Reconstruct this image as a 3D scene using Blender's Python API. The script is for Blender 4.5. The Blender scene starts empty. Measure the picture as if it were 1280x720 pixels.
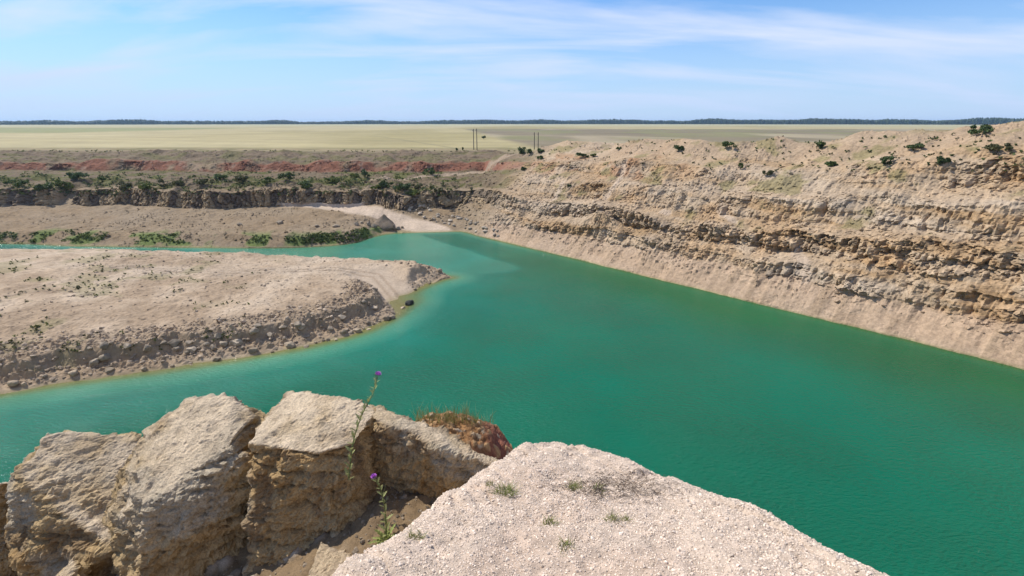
import bpy, bmesh, math, random
import numpy as np
from mathutils import Vector
from mathutils.bvhtree import BVHTree

random.seed(7)
RNG = np.random.default_rng(11)
scene = bpy.context.scene
COL = scene.collection

# ------------------------------------------------------------------ camera
FPX = 623.0                      # focal length in pixels of the 1280 px wide picture
PITCH = math.atan((360 - 153) / FPX)
CAM = np.array([0.0, 0.0, 35.0])  # water level is z = 0
CP, SP = math.cos(PITCH), math.sin(PITCH)


def ray(px, py):
    u = (px - 640) / FPX
    v = (360 - py) / FPX
    return np.array([u, CP + v * SP, -SP + v * CP])


def at(px, py, z):
    d = ray(px, py)
    return CAM + d * ((z - CAM[2]) / d[2])


cam_d = bpy.data.cameras.new('camera')
cam_d.sensor_width = 36.0
cam_d.lens = 36.0 * FPX / 1280.0
cam_d.clip_start = 0.05
cam_d.clip_end = 30000
cam = bpy.data.objects.new('camera', cam_d)
COL.objects.link(cam)
cam.location = CAM
cam.rotation_euler = (math.pi / 2 - PITCH, 0, 0)
scene.camera = cam


# ------------------------------------------------------------------ noise
def _hash(ix, iy, iz, seed):
    h = (ix.astype(np.uint32) * np.uint32(374761393) + iy.astype(np.uint32) * np.uint32(668265263)
         + iz.astype(np.uint32) * np.uint32(2147483647) + np.uint32((seed * 974634777) & 0xffffffff))
    h = (h ^ (h >> np.uint32(13))) * np.uint32(1274126177)
    h = h ^ (h >> np.uint32(16))
    h = h * np.uint32(2246822519)
    return h ^ (h >> np.uint32(15))


def _r01(h):
    return (h & np.uint32(0xffffff)).astype(np.float32) / np.float32(0xffffff)


def vnoise(x, y, z, seed=0):
    """smooth value noise, about -1..1"""
    x = np.asarray(x, np.float32); y = np.asarray(y, np.float32) + 0 * x; z = np.asarray(z, np.float32) + 0 * x
    fx, fy, fz = np.floor(x), np.floor(y), np.floor(z)
    ix, iy, iz = fx.astype(np.int32), fy.astype(np.int32), fz.astype(np.int32)
    tx, ty, tz = x - fx, y - fy, z - fz
    tx = tx * tx * (3 - 2 * tx); ty = ty * ty * (3 - 2 * ty); tz = tz * tz * (3 - 2 * tz)
    out = 0
    for a in (0, 1):
        wx = tx if a else 1 - tx
        for b in (0, 1):
            wy = ty if b else 1 - ty
            for c in (0, 1):
                wz = tz if c else 1 - tz
                out = out + wx * wy * wz * _r01(_hash(ix + a, iy + b, iz + c, seed))
    return out * 2 - 1


def fbm(x, y, z, scale, octaves=4, seed=0, gain=0.5):
    x = np.asarray(x, np.float32) / scale; y = np.asarray(y, np.float32) / scale; z = np.asarray(z, np.float32) / scale
    o = 0; a = 1.0; n = 0
    for k in range(octaves):
        o = o + a * vnoise(x + 13.7 * k, y + 7.3 * k, z - 5.1 * k, seed + k * 17)
        n += a; a *= gain
        x, y, z = x * 2.03, y * 2.03, z * 2.03
    return o / n * 1.5


def worley(x, y, z, seed=0):
    """F1, F2 and a random value of the nearest cell"""
    x = np.asarray(x, np.float32); y = np.asarray(y, np.float32) + 0 * x; z = np.asarray(z, np.float32) + 0 * x
    fx, fy, fz = np.floor(x), np.floor(y), np.floor(z)
    ix, iy, iz = fx.astype(np.int32), fy.astype(np.int32), fz.astype(np.int32)
    rx, ry, rz = x - fx, y - fy, z - fz
    f1 = np.full(x.shape, 9.0, np.float32); f2 = f1.copy(); cid = np.zeros(x.shape, np.float32)
    for a in (-1, 0, 1):
        for b in (-1, 0, 1):
            for c in (-1, 0, 1):
                h = _hash(ix + a, iy + b, iz + c, seed)
                px = a + _r01(h); py = b + _r01(_hash(ix + a, iy + b, iz + c, seed + 91)); pz = c + _r01(_hash(ix + a, iy + b, iz + c, seed + 191))
                d = np.sqrt((px - rx) ** 2 + (py - ry) ** 2 + (pz - rz) ** 2)
                nearer = d < f1
                f2 = np.where(nearer, f1, np.minimum(f2, d))
                cid = np.where(nearer, _r01(_hash(ix + a, iy + b, iz + c, seed + 291)), cid)
                f1 = np.where(nearer, d, f1)
    return f1, f2, cid


def sstep(a, b, x):
    t = np.clip((np.asarray(x, np.float64) - a) / (b - a), 0, 1)
    return t * t * (3 - 2 * t)


def mixc(c0, c1, f):
    return c0 * (1 - f[..., None]) + np.asarray(c1) * f[..., None]


def seg_dist(x, y, pts):
    """distance to an open polyline"""
    d = np.full(np.shape(x), 1e9)
    for (x0, y0), (x1, y1) in zip(pts[:-1], pts[1:]):
        dx, dy = x1 - x0, y1 - y0
        t = np.clip(((x - x0) * dx + (y - y0) * dy) / (dx * dx + dy * dy + 1e-9), 0, 1)
        d = np.minimum(d, np.hypot(x - x0 - t * dx, y - y0 - t * dy))
    return d


def poly_sd(x, y, pts):
    """signed distance to a closed polygon, positive inside"""
    d = seg_dist(x, y, list(pts) + [pts[0]])
    inside = np.zeros(np.shape(x), bool)
    n = len(pts)
    for i in range(n):
        x0, y0 = pts[i]; x1, y1 = pts[(i + 1) % n]
        c = ((y0 > y) != (y1 > y)) & (x < (x1 - x0) * (y - y0) / (y1 - y0 + 1e-12) + x0)
        inside ^= c
    return np.where(inside, d, -d)


# ------------------------------------------------------------------ object helpers
def tag(o, label=None, cat=None, group=None, kind=None):
    if label: o['label'] = label
    if cat: o['category'] = cat
    if group: o['group'] = group
    if kind: o['kind'] = kind
    return o


def link(o, parent=None):
    COL.objects.link(o)
    if parent is not None:
        o.parent = parent
    return o


def empty(name, loc, rz=0.0):
    o = bpy.data.objects.new(name, None)
    o.empty_display_size = 0.2
    o.location = loc
    o.rotation_euler = (0, 0, rz)
    return link(o)


def mesh_np(name, verts, faces, mat, col=None, attrs=None, parent=None, smooth=False):
    verts = np.asarray(verts, np.float32).reshape(-1, 3)
    faces = np.asarray(faces, np.int32)
    k = faces.shape[1]
    me = bpy.data.meshes.new(name)
    me.vertices.add(len(verts)); me.vertices.foreach_set('co', verts.ravel())
    me.loops.add(faces.size); me.loops.foreach_set('vertex_index', faces.ravel())
    me.polygons.add(len(faces))
    me.polygons.foreach_set('loop_start', np.arange(0, faces.size, k, dtype=np.int32))
    me.polygons.foreach_set('use_smooth', np.full(len(faces), smooth, bool))
    if col is not None:
        a = me.color_attributes.new('Col', 'FLOAT_COLOR', 'POINT')
        c = np.ones((len(verts), 4), np.float32)
        c[:, :3] = np.clip(np.asarray(col, np.float32).reshape(-1, 3), 0.005, 0.95)
        a.data.foreach_set('color', c.ravel())
    for nm, val in (attrs or {}).items():
        a = me.attributes.new(nm, 'FLOAT', 'POINT')
        a.data.foreach_set('value', np.asarray(val, np.float32).ravel())
    me.update(calc_edges=True)
    me.validate()
    me.materials.append(mat)
    return link(bpy.data.objects.new(name, me), parent)


def grid_faces(nr, nc):
    i = np.arange(nr - 1)[:, None] * nc + np.arange(nc - 1)[None, :]
    i = i.ravel()
    return np.stack([i, i + 1, i + nc + 1, i + nc], 1)


# ------------------------------------------------------------------ materials
def new_mat(name):
    m = bpy.data.materials.new(name)
    m.use_nodes = True
    nt = m.node_tree
    for n in list(nt.nodes):
        nt.nodes.remove(n)
    out = nt.nodes.new('ShaderNodeOutputMaterial')
    b = nt.nodes.new('ShaderNodeBsdfPrincipled')
    nt.links.new(b.outputs[0], out.inputs[0])
    return m, nt, b


def N(nt, t, **kw):
    n = nt.nodes.new(t)
    for k, v in kw.items():
        setattr(n, k, v)
    return n


def noise_node(nt, scale, detail=6, rough=0.6, vec=None):
    n = N(nt, 'ShaderNodeTexNoise')
    n.inputs['Scale'].default_value = scale
    n.inputs['Detail'].default_value = detail
    n.inputs['Roughness'].default_value = rough
    if vec is None:
        g = N(nt, 'ShaderNodeNewGeometry')
        vec = g.outputs['Position']
    nt.links.new(vec, n.inputs['Vector'])
    return n


def mapr(nt, sock, a, b, c, d):
    m = N(nt, 'ShaderNodeMapRange')
    m.inputs[1].default_value = a; m.inputs[2].default_value = b
    m.inputs[3].default_value = c; m.inputs[4].default_value = d
    nt.links.new(sock, m.inputs[0])
    return m.outputs[0]


def earth_mat(name, scale, lo=0.75, hi=1.25, bump=0.3, bdist=0.05, rough=0.95, base=None, objspace=False):
    """rough mineral surface: vertex soil colour (or a base colour) broken up by noise at two sizes, with relief"""
    m, nt, b = new_mat(name)
    b.inputs['Roughness'].default_value = rough
    b.inputs['Specular IOR Level'].default_value = 0.15
    vec = None
    if objspace:
        vec = N(nt, 'ShaderNodeTexCoord').outputs['Object']
    n1 = noise_node(nt, scale, 8, 0.7, vec)
    n2 = noise_node(nt, scale * 0.13, 4, 0.6, vec)
    f1 = mapr(nt, n1.outputs[0], 0.3, 0.7, lo, hi)
    f2 = mapr(nt, n2.outputs[0], 0.3, 0.7, 0.88, 1.12)
    mm = N(nt, 'ShaderNodeMath', operation='MULTIPLY')
    nt.links.new(f1, mm.inputs[0]); nt.links.new(f2, mm.inputs[1])
    vm = N(nt, 'ShaderNodeVectorMath', operation='SCALE')
    if base is None:
        a = N(nt, 'ShaderNodeAttribute', attribute_name='Col')
        nt.links.new(a.outputs['Color'], vm.inputs[0])
    else:
        vm.inputs[0].default_value = base
    nt.links.new(mm.outputs[0], vm.inputs['Scale'])
    nt.links.new(vm.outputs[0], b.inputs['Base Color'])
    if bump:
        bp = N(nt, 'ShaderNodeBump')
        bp.inputs['Strength'].default_value = bump
        bp.inputs['Distance'].default_value = bdist
        nt.links.new(n1.outputs[0], bp.inputs['Height'])
        nt.links.new(bp.outputs[0], b.inputs['Normal'])
    return m


def leaf_mat(name, base=None, var=0.35, trans=0.25, scale=3.0):
    m, nt, b = new_mat(name)
    b.inputs['Roughness'].default_value = 0.6
    b.inputs['Specular IOR Level'].default_value = 0.25
    n1 = noise_node(nt, scale, 3)
    f = mapr(nt, n1.outputs[0], 0.3, 0.7, 1 - var, 1 + var)
    vm = N(nt, 'ShaderNodeVectorMath', operation='SCALE')
    if base is None:
        a = N(nt, 'ShaderNodeAttribute', attribute_name='Col')
        nt.links.new(a.outputs['Color'], vm.inputs[0])
    else:
        vm.inputs[0].default_value = base
    nt.links.new(f, vm.inputs['Scale'])
    nt.links.new(vm.outputs[0], b.inputs['Base Color'])
    t = N(nt, 'ShaderNodeBsdfTranslucent')
    nt.links.new(vm.outputs[0], t.inputs[0])
    mx = N(nt, 'ShaderNodeMixShader')
    mx.inputs[0].default_value = trans
    out = [n for n in nt.nodes if n.type == 'OUTPUT_MATERIAL'][0]
    nt.links.new(b.outputs[0], mx.inputs[1]); nt.links.new(t.outputs[0], mx.inputs[2])
    nt.links.new(mx.outputs[0], out.inputs[0])
    return m


M_ROCK = earth_mat('quarry_rock', 1.6, 0.72, 1.28, 0.6, 0.25)
M_SPIT = earth_mat('spit_earth', 2.2, 0.78, 1.22, 0.5, 0.15)
M_BOULDER = earth_mat('boulder_rock', 1.3, 0.7, 1.3, 0.5, 0.1)
M_FIELD = earth_mat('field_soil', 0.08, 0.9, 1.1, 0.0)
M_GROUND = earth_mat('gravel_ground', 90.0, 0.7, 1.3, 0.8, 0.012)
M_STONE = earth_mat('gravel_stone', 120.0, 0.85, 1.15, 0.2, 0.002)
M_BLOCK = earth_mat('limestone', 70.0, 0.6, 1.4, 1.0, 0.02)
M_CLAY = earth_mat('red_clay', 40.0, 0.7, 1.3, 0.6, 0.015)
M_FOLIAGE = leaf_mat('shrub_leaves', None, 0.35, 0.2, 1.2)
M_GRASS = leaf_mat('weed_blades', None, 0.3, 0.3, 30.0)
M_THISTLE = leaf_mat('thistle_green', None, 0.25, 0.25, 40.0)
M_BARK = earth_mat('bark', 8.0, 0.7, 1.3, 0.4, 0.02, base=(0.09, 0.065, 0.045))
M_POLE = earth_mat('pole_wood', 3.0, 0.8, 1.2, 0.2, 0.02, base=(0.075, 0.07, 0.065))
M_PORCELAIN = earth_mat('porcelain', 20.0, 0.95, 1.05, 0.0, rough=0.3, base=(0.35, 0.33, 0.3))
M_TWIG = earth_mat('dry_twig', 60.0, 0.7, 1.3, 0.2, 0.002, base=(0.13, 0.10, 0.075))

# ------------------------------------------------------------------ the quarry wall: one strip swept along the far and right shore
PATH = [(-440, 152), (-180, 149), (-130, 145), (-90, 143), (-65, 143), (-50, 147.5), (-45.5, 156), (-40, 162.5), (-24.2, 165), (-16.5, 165.5),
        (-10.3, 158.3), (0, 147.7), (13.3, 134.2), (24.4, 122), (37.2, 108.6), (55, 90), (77, 66), (98, 40), (112, 12), (118, -25)]


def catmull(P, n=40):
    P = [2 * np.array(P[0]) - np.array(P[1])] + [np.array(p, float) for p in P] + [2 * np.array(P[-1]) - np.array(P[-2])]
    out = []
    for i in range(1, len(P) - 2):
        p0, p1, p2, p3 = P[i - 1], P[i], P[i + 1], P[i + 2]
        for t in np.linspace(0, 1, n, endpoint=False):
            out.append(0.5 * (2 * p1 + (p2 - p0) * t + (2 * p0 - 5 * p1 + 4 * p2 - p3) * t * t + (3 * p1 - p0 - 3 * p2 + p3) * t ** 3))
    out.append(P[-2])
    return np.array(out)


cp = catmull(PATH)
cs = np.concatenate([[0], np.cumsum(np.hypot(*np.diff(cp, axis=0).T))])


def s_of(i):
    return cs[i * 40]


S_KN = [s_of(i) for i in range(len(PATH))]
ds = 0.27
s1 = np.concatenate([np.arange(0, S_KN[1] + 20, 0.9), np.arange(S_KN[1] + 20, cs[-1], ds)])
pathx = np.interp(s1, cs, cp[:, 0]); pathy = np.interp(s1, cs, cp[:, 1])
ang_k = [S_KN[0], S_KN[5], S_KN[8], S_KN[11], S_KN[14], S_KN[16], S_KN[-1]]
ang_v = [104, 94, 86, 52, 44, 34, 8]
ang = np.radians(np.interp(s1, ang_k, ang_v))
kern = np.hanning(121); kern /= kern.sum()
ang = np.convolve(np.pad(ang, 60, mode='edge'), kern, 'valid')
nx1, ny1 = np.cos(ang), np.sin(ang)

#          under        under      shore   3          4           5           6            7           8           9           10          11           12           13          14
PR_L = [(-25, -9), (-6, -2.2), (0, 0), (5, 2.6), (22, 3.6), (40, 5.2), (42.5, 11.0), (50, 11.5), (75, 12.6), (92, 13.4), (97, 17), (110, 18), (121, 20), (130, 20.2), (170, 20)]
PR_F = [(-25, -5), (-8, -1.5), (0, 0), (6, 1.2), (11, 2.2), (17, 5.2), (19.5, 10.8), (27, 11.4), (54, 12.6), (72, 13.4), (77, 17), (91, 18), (103, 20), (113, 20.2), (150, 20)]
PR_C = [(-25, -9), (-5, -2.2), (0, 0), (6, 3.2), (9, 5.6), (14, 7.5), (17, 12.0), (22, 13.0), (30, 16.0), (38, 17.0), (45, 19.6), (52, 20.2), (60, 20.8), (75, 20.5), (120, 20)]
PR_D = [(-25, -10), (-5, -2.4), (0, 0), (6, 4.2), (8.4, 6.6), (12, 8.3), (14.6, 12.4), (19.5, 13.6), (25.5, 17.4), (32, 18.6), (38, 21.6), (44, 22.6), (55, 28.6), (68, 27), (118, 20)]
PR_R = [(-25, -12), (-5, -2.6), (0, 0), (6.2, 4.6), (7.6, 7.4), (10.5, 8.6), (12.4, 12.8), (17, 13.8), (21, 18.2), (26, 19.6), (31, 23.6), (38, 24.8), (50, 29.4), (62, 28.4), (120, 20)]
PR_Q = [(-25, -12), (-5, -2.6), (0, 0), (6.2, 4.6), (8.0, 8.2), (11.5, 9.8), (13.6, 15.4), (18, 16.8), (22, 23), (27, 25), (32, 31), (38, 32.5), (50, 39), (62, 38), (120, 24)]
keys = [(S_KN[0], PR_L), (S_KN[5], PR_L), (S_KN[7], PR_F), (S_KN[8] + 2, PR_F), (S_KN[9] + 1, PR_C), (S_KN[10] + 6, PR_D), (S_KN[12] + 4, PR_R), (S_KN[14] + 4, PR_R), (S_KN[16], PR_Q), (S_KN[-1], PR_Q)]
K = 15
ks = [k[0] for k in keys]
POFF = np.stack([np.interp(s1, ks, [k[1][j][0] for k in keys]) for j in range(K)], 1)
PZ = np.stack([np.interp(s1, ks, [k[1][j][1] for k in keys]) for j in range(K)], 1)
# the benches wander along the wall
zero = np.zeros_like(s1)
for j in range(3, 13):
    gap = np.minimum(POFF[:, j] - POFF[:, j - 1], POFF[:, j + 1] - POFF[:, j])
    a = np.minimum(gap * 0.45, 2.6)
    POFF[:, j] += a * (fbm(s1, zero + 3.1 * j, zero, 15.0, 4, 20 + j))
    PZ[:, j] += np.minimum(0.9, 0.35 * np.abs(PZ[:, j] - PZ[:, j - 1]) + 0.1) * fbm(s1, zero + 1.7 * j, zero, 9.0, 4, 60 + j)
# the far cliff swings in and out and is broken down in places
farl = 1 - sstep(S_KN[7], S_KN[9], s1)
swing = 5.0 * fbm(s1, zero, zero, 30.0, 3, 92) * farl
for j in (5, 6, 7):
    POFF[:, j] += swing
brk = sstep(0.15, 0.7, fbm(s1, zero, zero, 12.0, 3, 93)) * farl * (1 - sstep(S_KN[6], S_KN[7], s1) * 0.6)
PZ[:, 6] -= 3.0 * brk; PZ[:, 7] -= 1.2 * brk; POFF[:, 6] += 2.5 * brk
# spoil heaps on the rim are separate humps
hump = fbm(s1, zero, zero, 17.0, 3, 77)
PZ[:, 12] += np.where(s1 > S_KN[11] + 6, 1.3 * hump, 0.35 * hump) - 3.2 * np.exp(-((s1 - S_KN[10] - 18) / 4.5) ** 2)
POFF[:, 12] += 3 * fbm(s1, zero, zero, 12.0, 2, 78)
# rock chutes: in places the steps are buried by debris running down the wall
chute = sstep(0.25, 0.8, fbm(s1, zero, zero, 13.0, 3, 99)) * sstep(S_KN[9], S_KN[11], s1)
mrg = sstep(S_KN[9], S_KN[11], s1) * 0.24 + 0.5 * chute
tt = (POFF[:, 3:11] - POFF[:, 2:3]) / (POFF[:, 10:11] - POFF[:, 2:3])
zs = tt ** 0.9 * PZ[:, 10:11]
PZ[:, 3:11] = PZ[:, 3:11] * (1 - mrg[:, None]) + zs * mrg[:, None]
for j in range(1, K):
    POFF[:, j] = np.maximum(POFF[:, j], POFF[:, j - 1] + 0.3)

rows_n = [3, 6, 44, 34, 26, 52, 28, 44, 34, 46, 30, 36, 18, 16]
tr = np.concatenate([j + np.linspace(0, 1, n, endpoint=False) for j, n in enumerate(rows_n)] + [[K - 1.0]])
j0 = np.minimum(tr.astype(int), K - 2); fr = tr - j0
OFF = POFF[:, j0] * (1 - fr) + POFF[:, j0 + 1] * fr          # (columns, rows)
ZZ = PZ[:, j0] * (1 - fr) + PZ[:, j0 + 1] * fr
steep = np.clip((PZ[:, j0 + 1] - PZ[:, j0]) / (POFF[:, j0 + 1] - POFF[:, j0]), 0, 4)
# rounded shoulders
k5 = np.array([1, 2, 3, 2, 1.0]) / 9


def blur_rows(A, n=1):
    for _ in range(n):
        P = np.pad(A, ((0, 0), (2, 2)), mode='edge')
        A = sum(k5[q] * P[:, q:q + A.shape[1]] for q in range(5))
    return A


ZZ = blur_rows(ZZ, 1)
steep = blur_rows(steep, 3)
SS = s1[:, None] + 0 * OFF
X = pathx[:, None] + nx1[:, None] * OFF
Y = pathy[:, None] + ny1[:, None] * OFF
TR = tr[None, :] + 0 * OFF
flat = 1 / (1 + steep)
inwall = sstep(1.3, 2.05, TR) * (1 - sstep(12.6, 13.4, TR))
right = sstep(S_KN[9], S_KN[10] + 6, SS)          # 0 at the far wall, 1 along the right wall
rocky = np.clip(sstep(0.55, 1.3, steep), 0, 1)
rocky = np.maximum(rocky, right * (0.62 - 0.35 * sstep(10.3, 11.2, TR))) * inwall
talus = (TR < 3) & (TR > 1)
rocky = np.where(talus, rocky * (0.28 + 0.5 * sstep(2.55, 3.0, TR)), rocky)

HAUL = [tuple(at(px, py, z)[:2]) for px, py, z in ((-150, 250, 5.2), (150, 254, 4.6), (330, 257, 4.3), (438, 264, 3.8), (480, 271, 3.0), (515, 280, 1.6), (545, 289, 0.2))]
haul = 1 - sstep(2.6, 5.0, seg_dist(X, Y, HAUL) - 1.3 + 0.7 * fbm(X, Y, 0 * X, 5, 3, 5))
haul = haul * (TR < 5.2) * (1 - right)
RAMP = [tuple(at(px, py, z)[:2]) for px, py, z in ((470, 222, 13.2), (520, 220, 13.4), (560, 214, 14.3), (600, 207, 16.5), (640, 201, 19.0))]
ramp = (1 - sstep(1.8, 3.6, seg_dist(X, Y, RAMP) + 0.6 * fbm(X, Y, 0 * X, 4, 3, 6))) * inwall
rocky = rocky * (1 - haul) * (1 - 0.8 * ramp)

# displacement: buttresses, vertical joints, blocks, rubble
but = fbm(X, Y, ZZ * 0.3, 10.0, 4, 31)
strat0 = fbm(SS * 0.08, ZZ * 1.0 + 0.3 * but, OFF * 0.05, 1.5, 3, 36)
flute = fbm(SS + 0.25 * ZZ, ZZ * 0.22, 0.15 * OFF, 1.7, 4, 33, 0.6)
bed = np.sign(strat0) * np.abs(strat0) ** 0.5
flute2 = fbm(SS - 0.2 * ZZ, ZZ * 0.3, 0.2 * OFF, 0.75, 3, 34, 0.6)
blk = np.clip((1 - right) + sstep(4.9, 5.1, TR) * (1 - sstep(6.0, 6.4, TR)) * sstep(S_KN[11] - 5, S_KN[12], SS) + 0.8 * sstep(0.1, 0.5, fbm(X, Y, ZZ, 8, 3, 35)) + 0.7 * sstep(S_KN[9], S_KN[10], SS) * (1 - sstep(S_KN[11], S_KN[12], SS)) * (TR < 7), 0.16, 1)
w1a, w1b, w1c = worley(SS / 1.9 + 0.3 * fbm(X, Y, ZZ, 3, 2, 3), ZZ / 5.0, OFF / 4.0, 41)
w2a, w2b, w2c = worley(SS / 0.85 + 0.3 * fbm(X, Y, ZZ, 2, 2, 4), ZZ / 1.1, OFF / 1.2, 43)
fine = fbm(X, Y, ZZ, 1.2, 4, 51, 0.6)
groove1 = 1 - sstep(0.0, 0.16, w1b - w1a)
groove2 = 1 - sstep(0.0, 0.14, w2b - w2a)
farcol = (1 - right) * sstep(4.9, 5.1, TR) * (1 - sstep(6.1, 6.6, TR))
lowcut = np.where(right > 0.5, 1.0, 0.75)
DH = rocky * lowcut * (1.7 * but + (0.35 + 0.9 * farcol) * (w1c - 0.5) - (0.25 + 0.6 * farcol) * groove1 + blk * (1.25 * (w2c - 0.5) - 0.45 * groove2) + right * ((1.05 + 0.6 * sstep(6.5, 7.2, TR) * (1 - sstep(9.6, 10.4, TR))) * flute + 0.6 * flute2 + 0.5 * bed) + 0.40 * fine)
DH += inwall * (1 - rocky) * (1 - haul) * (0.45 * but + 0.12 * fine)
w3a, w3b, w3c = worley(X / 0.7, Y / 0.7, ZZ / 0.7, 47)
rub = sstep(0.62, 0.9, w3c) * (1 - sstep(0.25, 0.6, w3a))
rubd = sstep(-0.15, 0.5, fbm(X, Y, ZZ, 6, 2, 58)) * (1 - haul) * inwall
spur = at(756, 200, 25.5)[:2]
BENCH_R = (1 - right) * sstep(6.2, 6.6, TR) * (1 - sstep(7.6, 8.3, TR)) * (1.5 * np.maximum(fbm(X, Y, 0 * X, 4.5, 5, 61, 0.62), -0.1))
su = (X - spur[0]) * 0.6 + (Y - spur[1]) * -0.8; sv_ = (X - spur[0]) * 0.8 + (Y - spur[1]) * 0.6
SPUR = 3.0 * np.exp(-np.abs(sv_ / 1.6) ** 1.3 - (su / 5.5) ** 2)
DV = inwall * (1 - haul) * ((1 - right) * sstep(8.7, 9.5, TR) * 1.3 * fbm(X, Y * 1.5, 0 * X, 9.0, 4, 59) + SPUR + BENCH_R + flat * 0.28 * fbm(X, Y, 0 * X, 2.4, 4, 53) + 0.45 * rub * rubd + 0.5 * flat * fbm(X, Y, 0 * X, 8.0, 3, 54))
# debris gullies running down the foot slope
gul = fbm(SS, ZZ * 0.15, 0 * SS, 1.6, 3, 55)
DH += talus * inwall * right * 0.42 * gul
wave = np.where(talus, 0.45 * sstep(1.2, 2.0, TR) + 0.55 * sstep(2.0, 2.6, TR), 1.0)
X2 = X - nx1[:, None] * DH * 1.0 * wave
Y2 = Y - ny1[:, None] * DH * 1.0 * wave
Z2 = ZZ + DV * wave * np.where(TR > 2, 1, 0)

# soil and rock colours
C = np.zeros(X.shape + (3,)) + np.array([0.375, 0.285, 0.19])
strat = fbm(SS * 0.12, ZZ * 1.0, OFF * 0.1, 2.1, 4, 71)
C = mixc(C, (0.33, 0.225, 0.125), sstep(0.05, 0.5, strat))
C = mixc(C, (0.405, 0.325, 0.235), sstep(0.05, 0.55, -strat))
blot = fbm(X, Y, ZZ, 7.0, 4, 72)
C = mixc(C, (0.255, 0.215, 0.17), 0.8 * sstep(0.25, 0.7, blot) * rocky)
C = mixc(C, (0.37, 0.24, 0.125), 0.6 * sstep(0.2, 0.65, -blot))
C *= (0.80 + 0.4 * w2c * rocky + 0.2 * (1 - rocky))[..., None]
tal = (sstep(1.9, 2.1, TR) * (1 - sstep(2.85, 3.2, TR))) * right
C = mixc(C, (0.40, 0.295, 0.205), 0.8 * tal)
C = mixc(C, (0.32, 0.235, 0.155), tal * sstep(0.1, 0.6, gul) * 0.7)
led = right * (1 - sstep(0.4, 0.8, steep)) * sstep(3, 3.5, TR)
C = mixc(C, (0.385, 0.285, 0.185), 0.4 * led)
C = C * (1 - (right * inwall)[..., None] * np.array([0.03, 0.05, 0.07]))
# far wall: browner, with dull green on its bench, red clay above
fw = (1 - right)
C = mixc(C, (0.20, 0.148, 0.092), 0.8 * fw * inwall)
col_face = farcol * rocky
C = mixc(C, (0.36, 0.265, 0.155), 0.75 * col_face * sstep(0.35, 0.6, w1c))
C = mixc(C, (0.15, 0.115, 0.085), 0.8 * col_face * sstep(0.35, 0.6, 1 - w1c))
bench = fw * sstep(6.3, 6.9, TR) * (1 - sstep(9.0, 9.3, TR))
gpat = fbm(X, Y * 1.4, 0 * X, 7.0, 4, 73)
C = mixc(C, (0.145, 0.108, 0.066), 0.9 * bench)
C = mixc(C, (0.095, 0.097, 0.028), bench * sstep(-0.3, 0.35, gpat) * 0.9)
redw = np.maximum(1 - right, 0.75 * (1 - sstep(S_KN[10] - 2, S_KN[10] + 7, SS)))
red = redw * sstep(8.9, 9.15, TR) * (1 - sstep(10.05, 10.35, TR))
C = mixc(C, (0.205, 0.085, 0.052), red * sstep(-0.45, 0.15, fbm(X, Y, ZZ, 10, 3, 74)) * 0.9)
C = mixc(C, (0.27, 0.19, 0.135), red * sstep(0.4, 0.65, fbm(X, Y, ZZ, 3.5, 3, 75)) * 0.6)
org = right * sstep(8.3, 9.2, TR) * (1 - sstep(11.0, 11.4, TR)) * (1 - sstep(S_KN[13] - 6, S_KN[13] + 10, SS))
C = mixc(C, (0.335, 0.185, 0.095), 0.75 * org * sstep(0.0, 0.5, fbm(X, Y, ZZ, 6, 3, 76)))
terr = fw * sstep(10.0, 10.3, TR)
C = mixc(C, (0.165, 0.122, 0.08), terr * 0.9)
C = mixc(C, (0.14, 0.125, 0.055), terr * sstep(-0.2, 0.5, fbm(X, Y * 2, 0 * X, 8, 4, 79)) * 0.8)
heap = right * sstep(10.9, 11.3, TR) * (1 - sstep(12.8, 13.3, TR)) * sstep(S_KN[11], S_KN[12], SS)
C = mixc(C, (0.335, 0.245, 0.16), heap * 0.85)
C = mixc(C, (0.17, 0.155, 0.07), 0.75 * heap * sstep(11.7, 12.2, TR) * sstep(-0.1, 0.45, fbm(X, Y, 0 * X, 6, 4, 84)))
C = mixc(C, (0.335, 0.225, 0.135), 0.7 * heap * sstep(0.1, 0.6, fbm(SS, ZZ * 0.3, OFF * .2, 4, 3, 80)) * 0.6)
olive = right * inwall * (1 - sstep(1.0, 1.8, steep)) * sstep(5.5, 7, TR) * sstep(0.25, 0.6, fbm(X, Y, ZZ, 5, 4, 81))
C = mixc(C, (0.20, 0.17, 0.075), olive * 0.7)
dry = sstep(12.9, 13.5, TR)
C = mixc(C, (0.25, 0.20, 0.11), dry)
C = mixc(C, (0.16, 0.14, 0.06), dry * sstep(0.0, 0.5, fbm(X, Y, 0 * X, 9, 4, 82)))
C = mixc(C, (0.47, 0.37, 0.275), 0.95 * haul)
C = mixc(C, (0.31, 0.235, 0.165), 0.9 * ramp)
CH = [[at(781, 221, 19)[:2], at(770, 236, 16.5)[:2], at(757, 249, 14)[:2]], [at(838, 236, 19)[:2], at(829, 250, 16)[:2]], [at(705, 238, 14)[:2], at(692, 262, 9)[:2]], [at(930, 200, 27)[:2], at(905, 235, 20)[:2]], [at(1030, 230, 24)[:2], at(1000, 275, 16)[:2]]]
for line_ in CH:
    C = mixc(C, (0.43, 0.335, 0.245), 0.8 * (1 - sstep(0.4, 1.4, seg_dist(X, Y, [tuple(p_) for p_ in line_]) + 0.4 * fine)) * right)
lowl = fw * sstep(2.0, 2.15, TR) * (1 - sstep(2.9, 3.4, TR)) * (1 - haul) * (SS < S_KN[7])
C = mixc(C, (0.13, 0.16, 0.05), lowl * sstep(-0.2, 0.3, fbm(X, Y, 0 * X, 5, 3, 83)))
wet = (1 - sstep(0.05, 0.5, Z2)) * sstep(1.5, 2.0, TR)
C = mixc(C, (0.28, 0.24, 0.12), 0.6 * wet)

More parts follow.
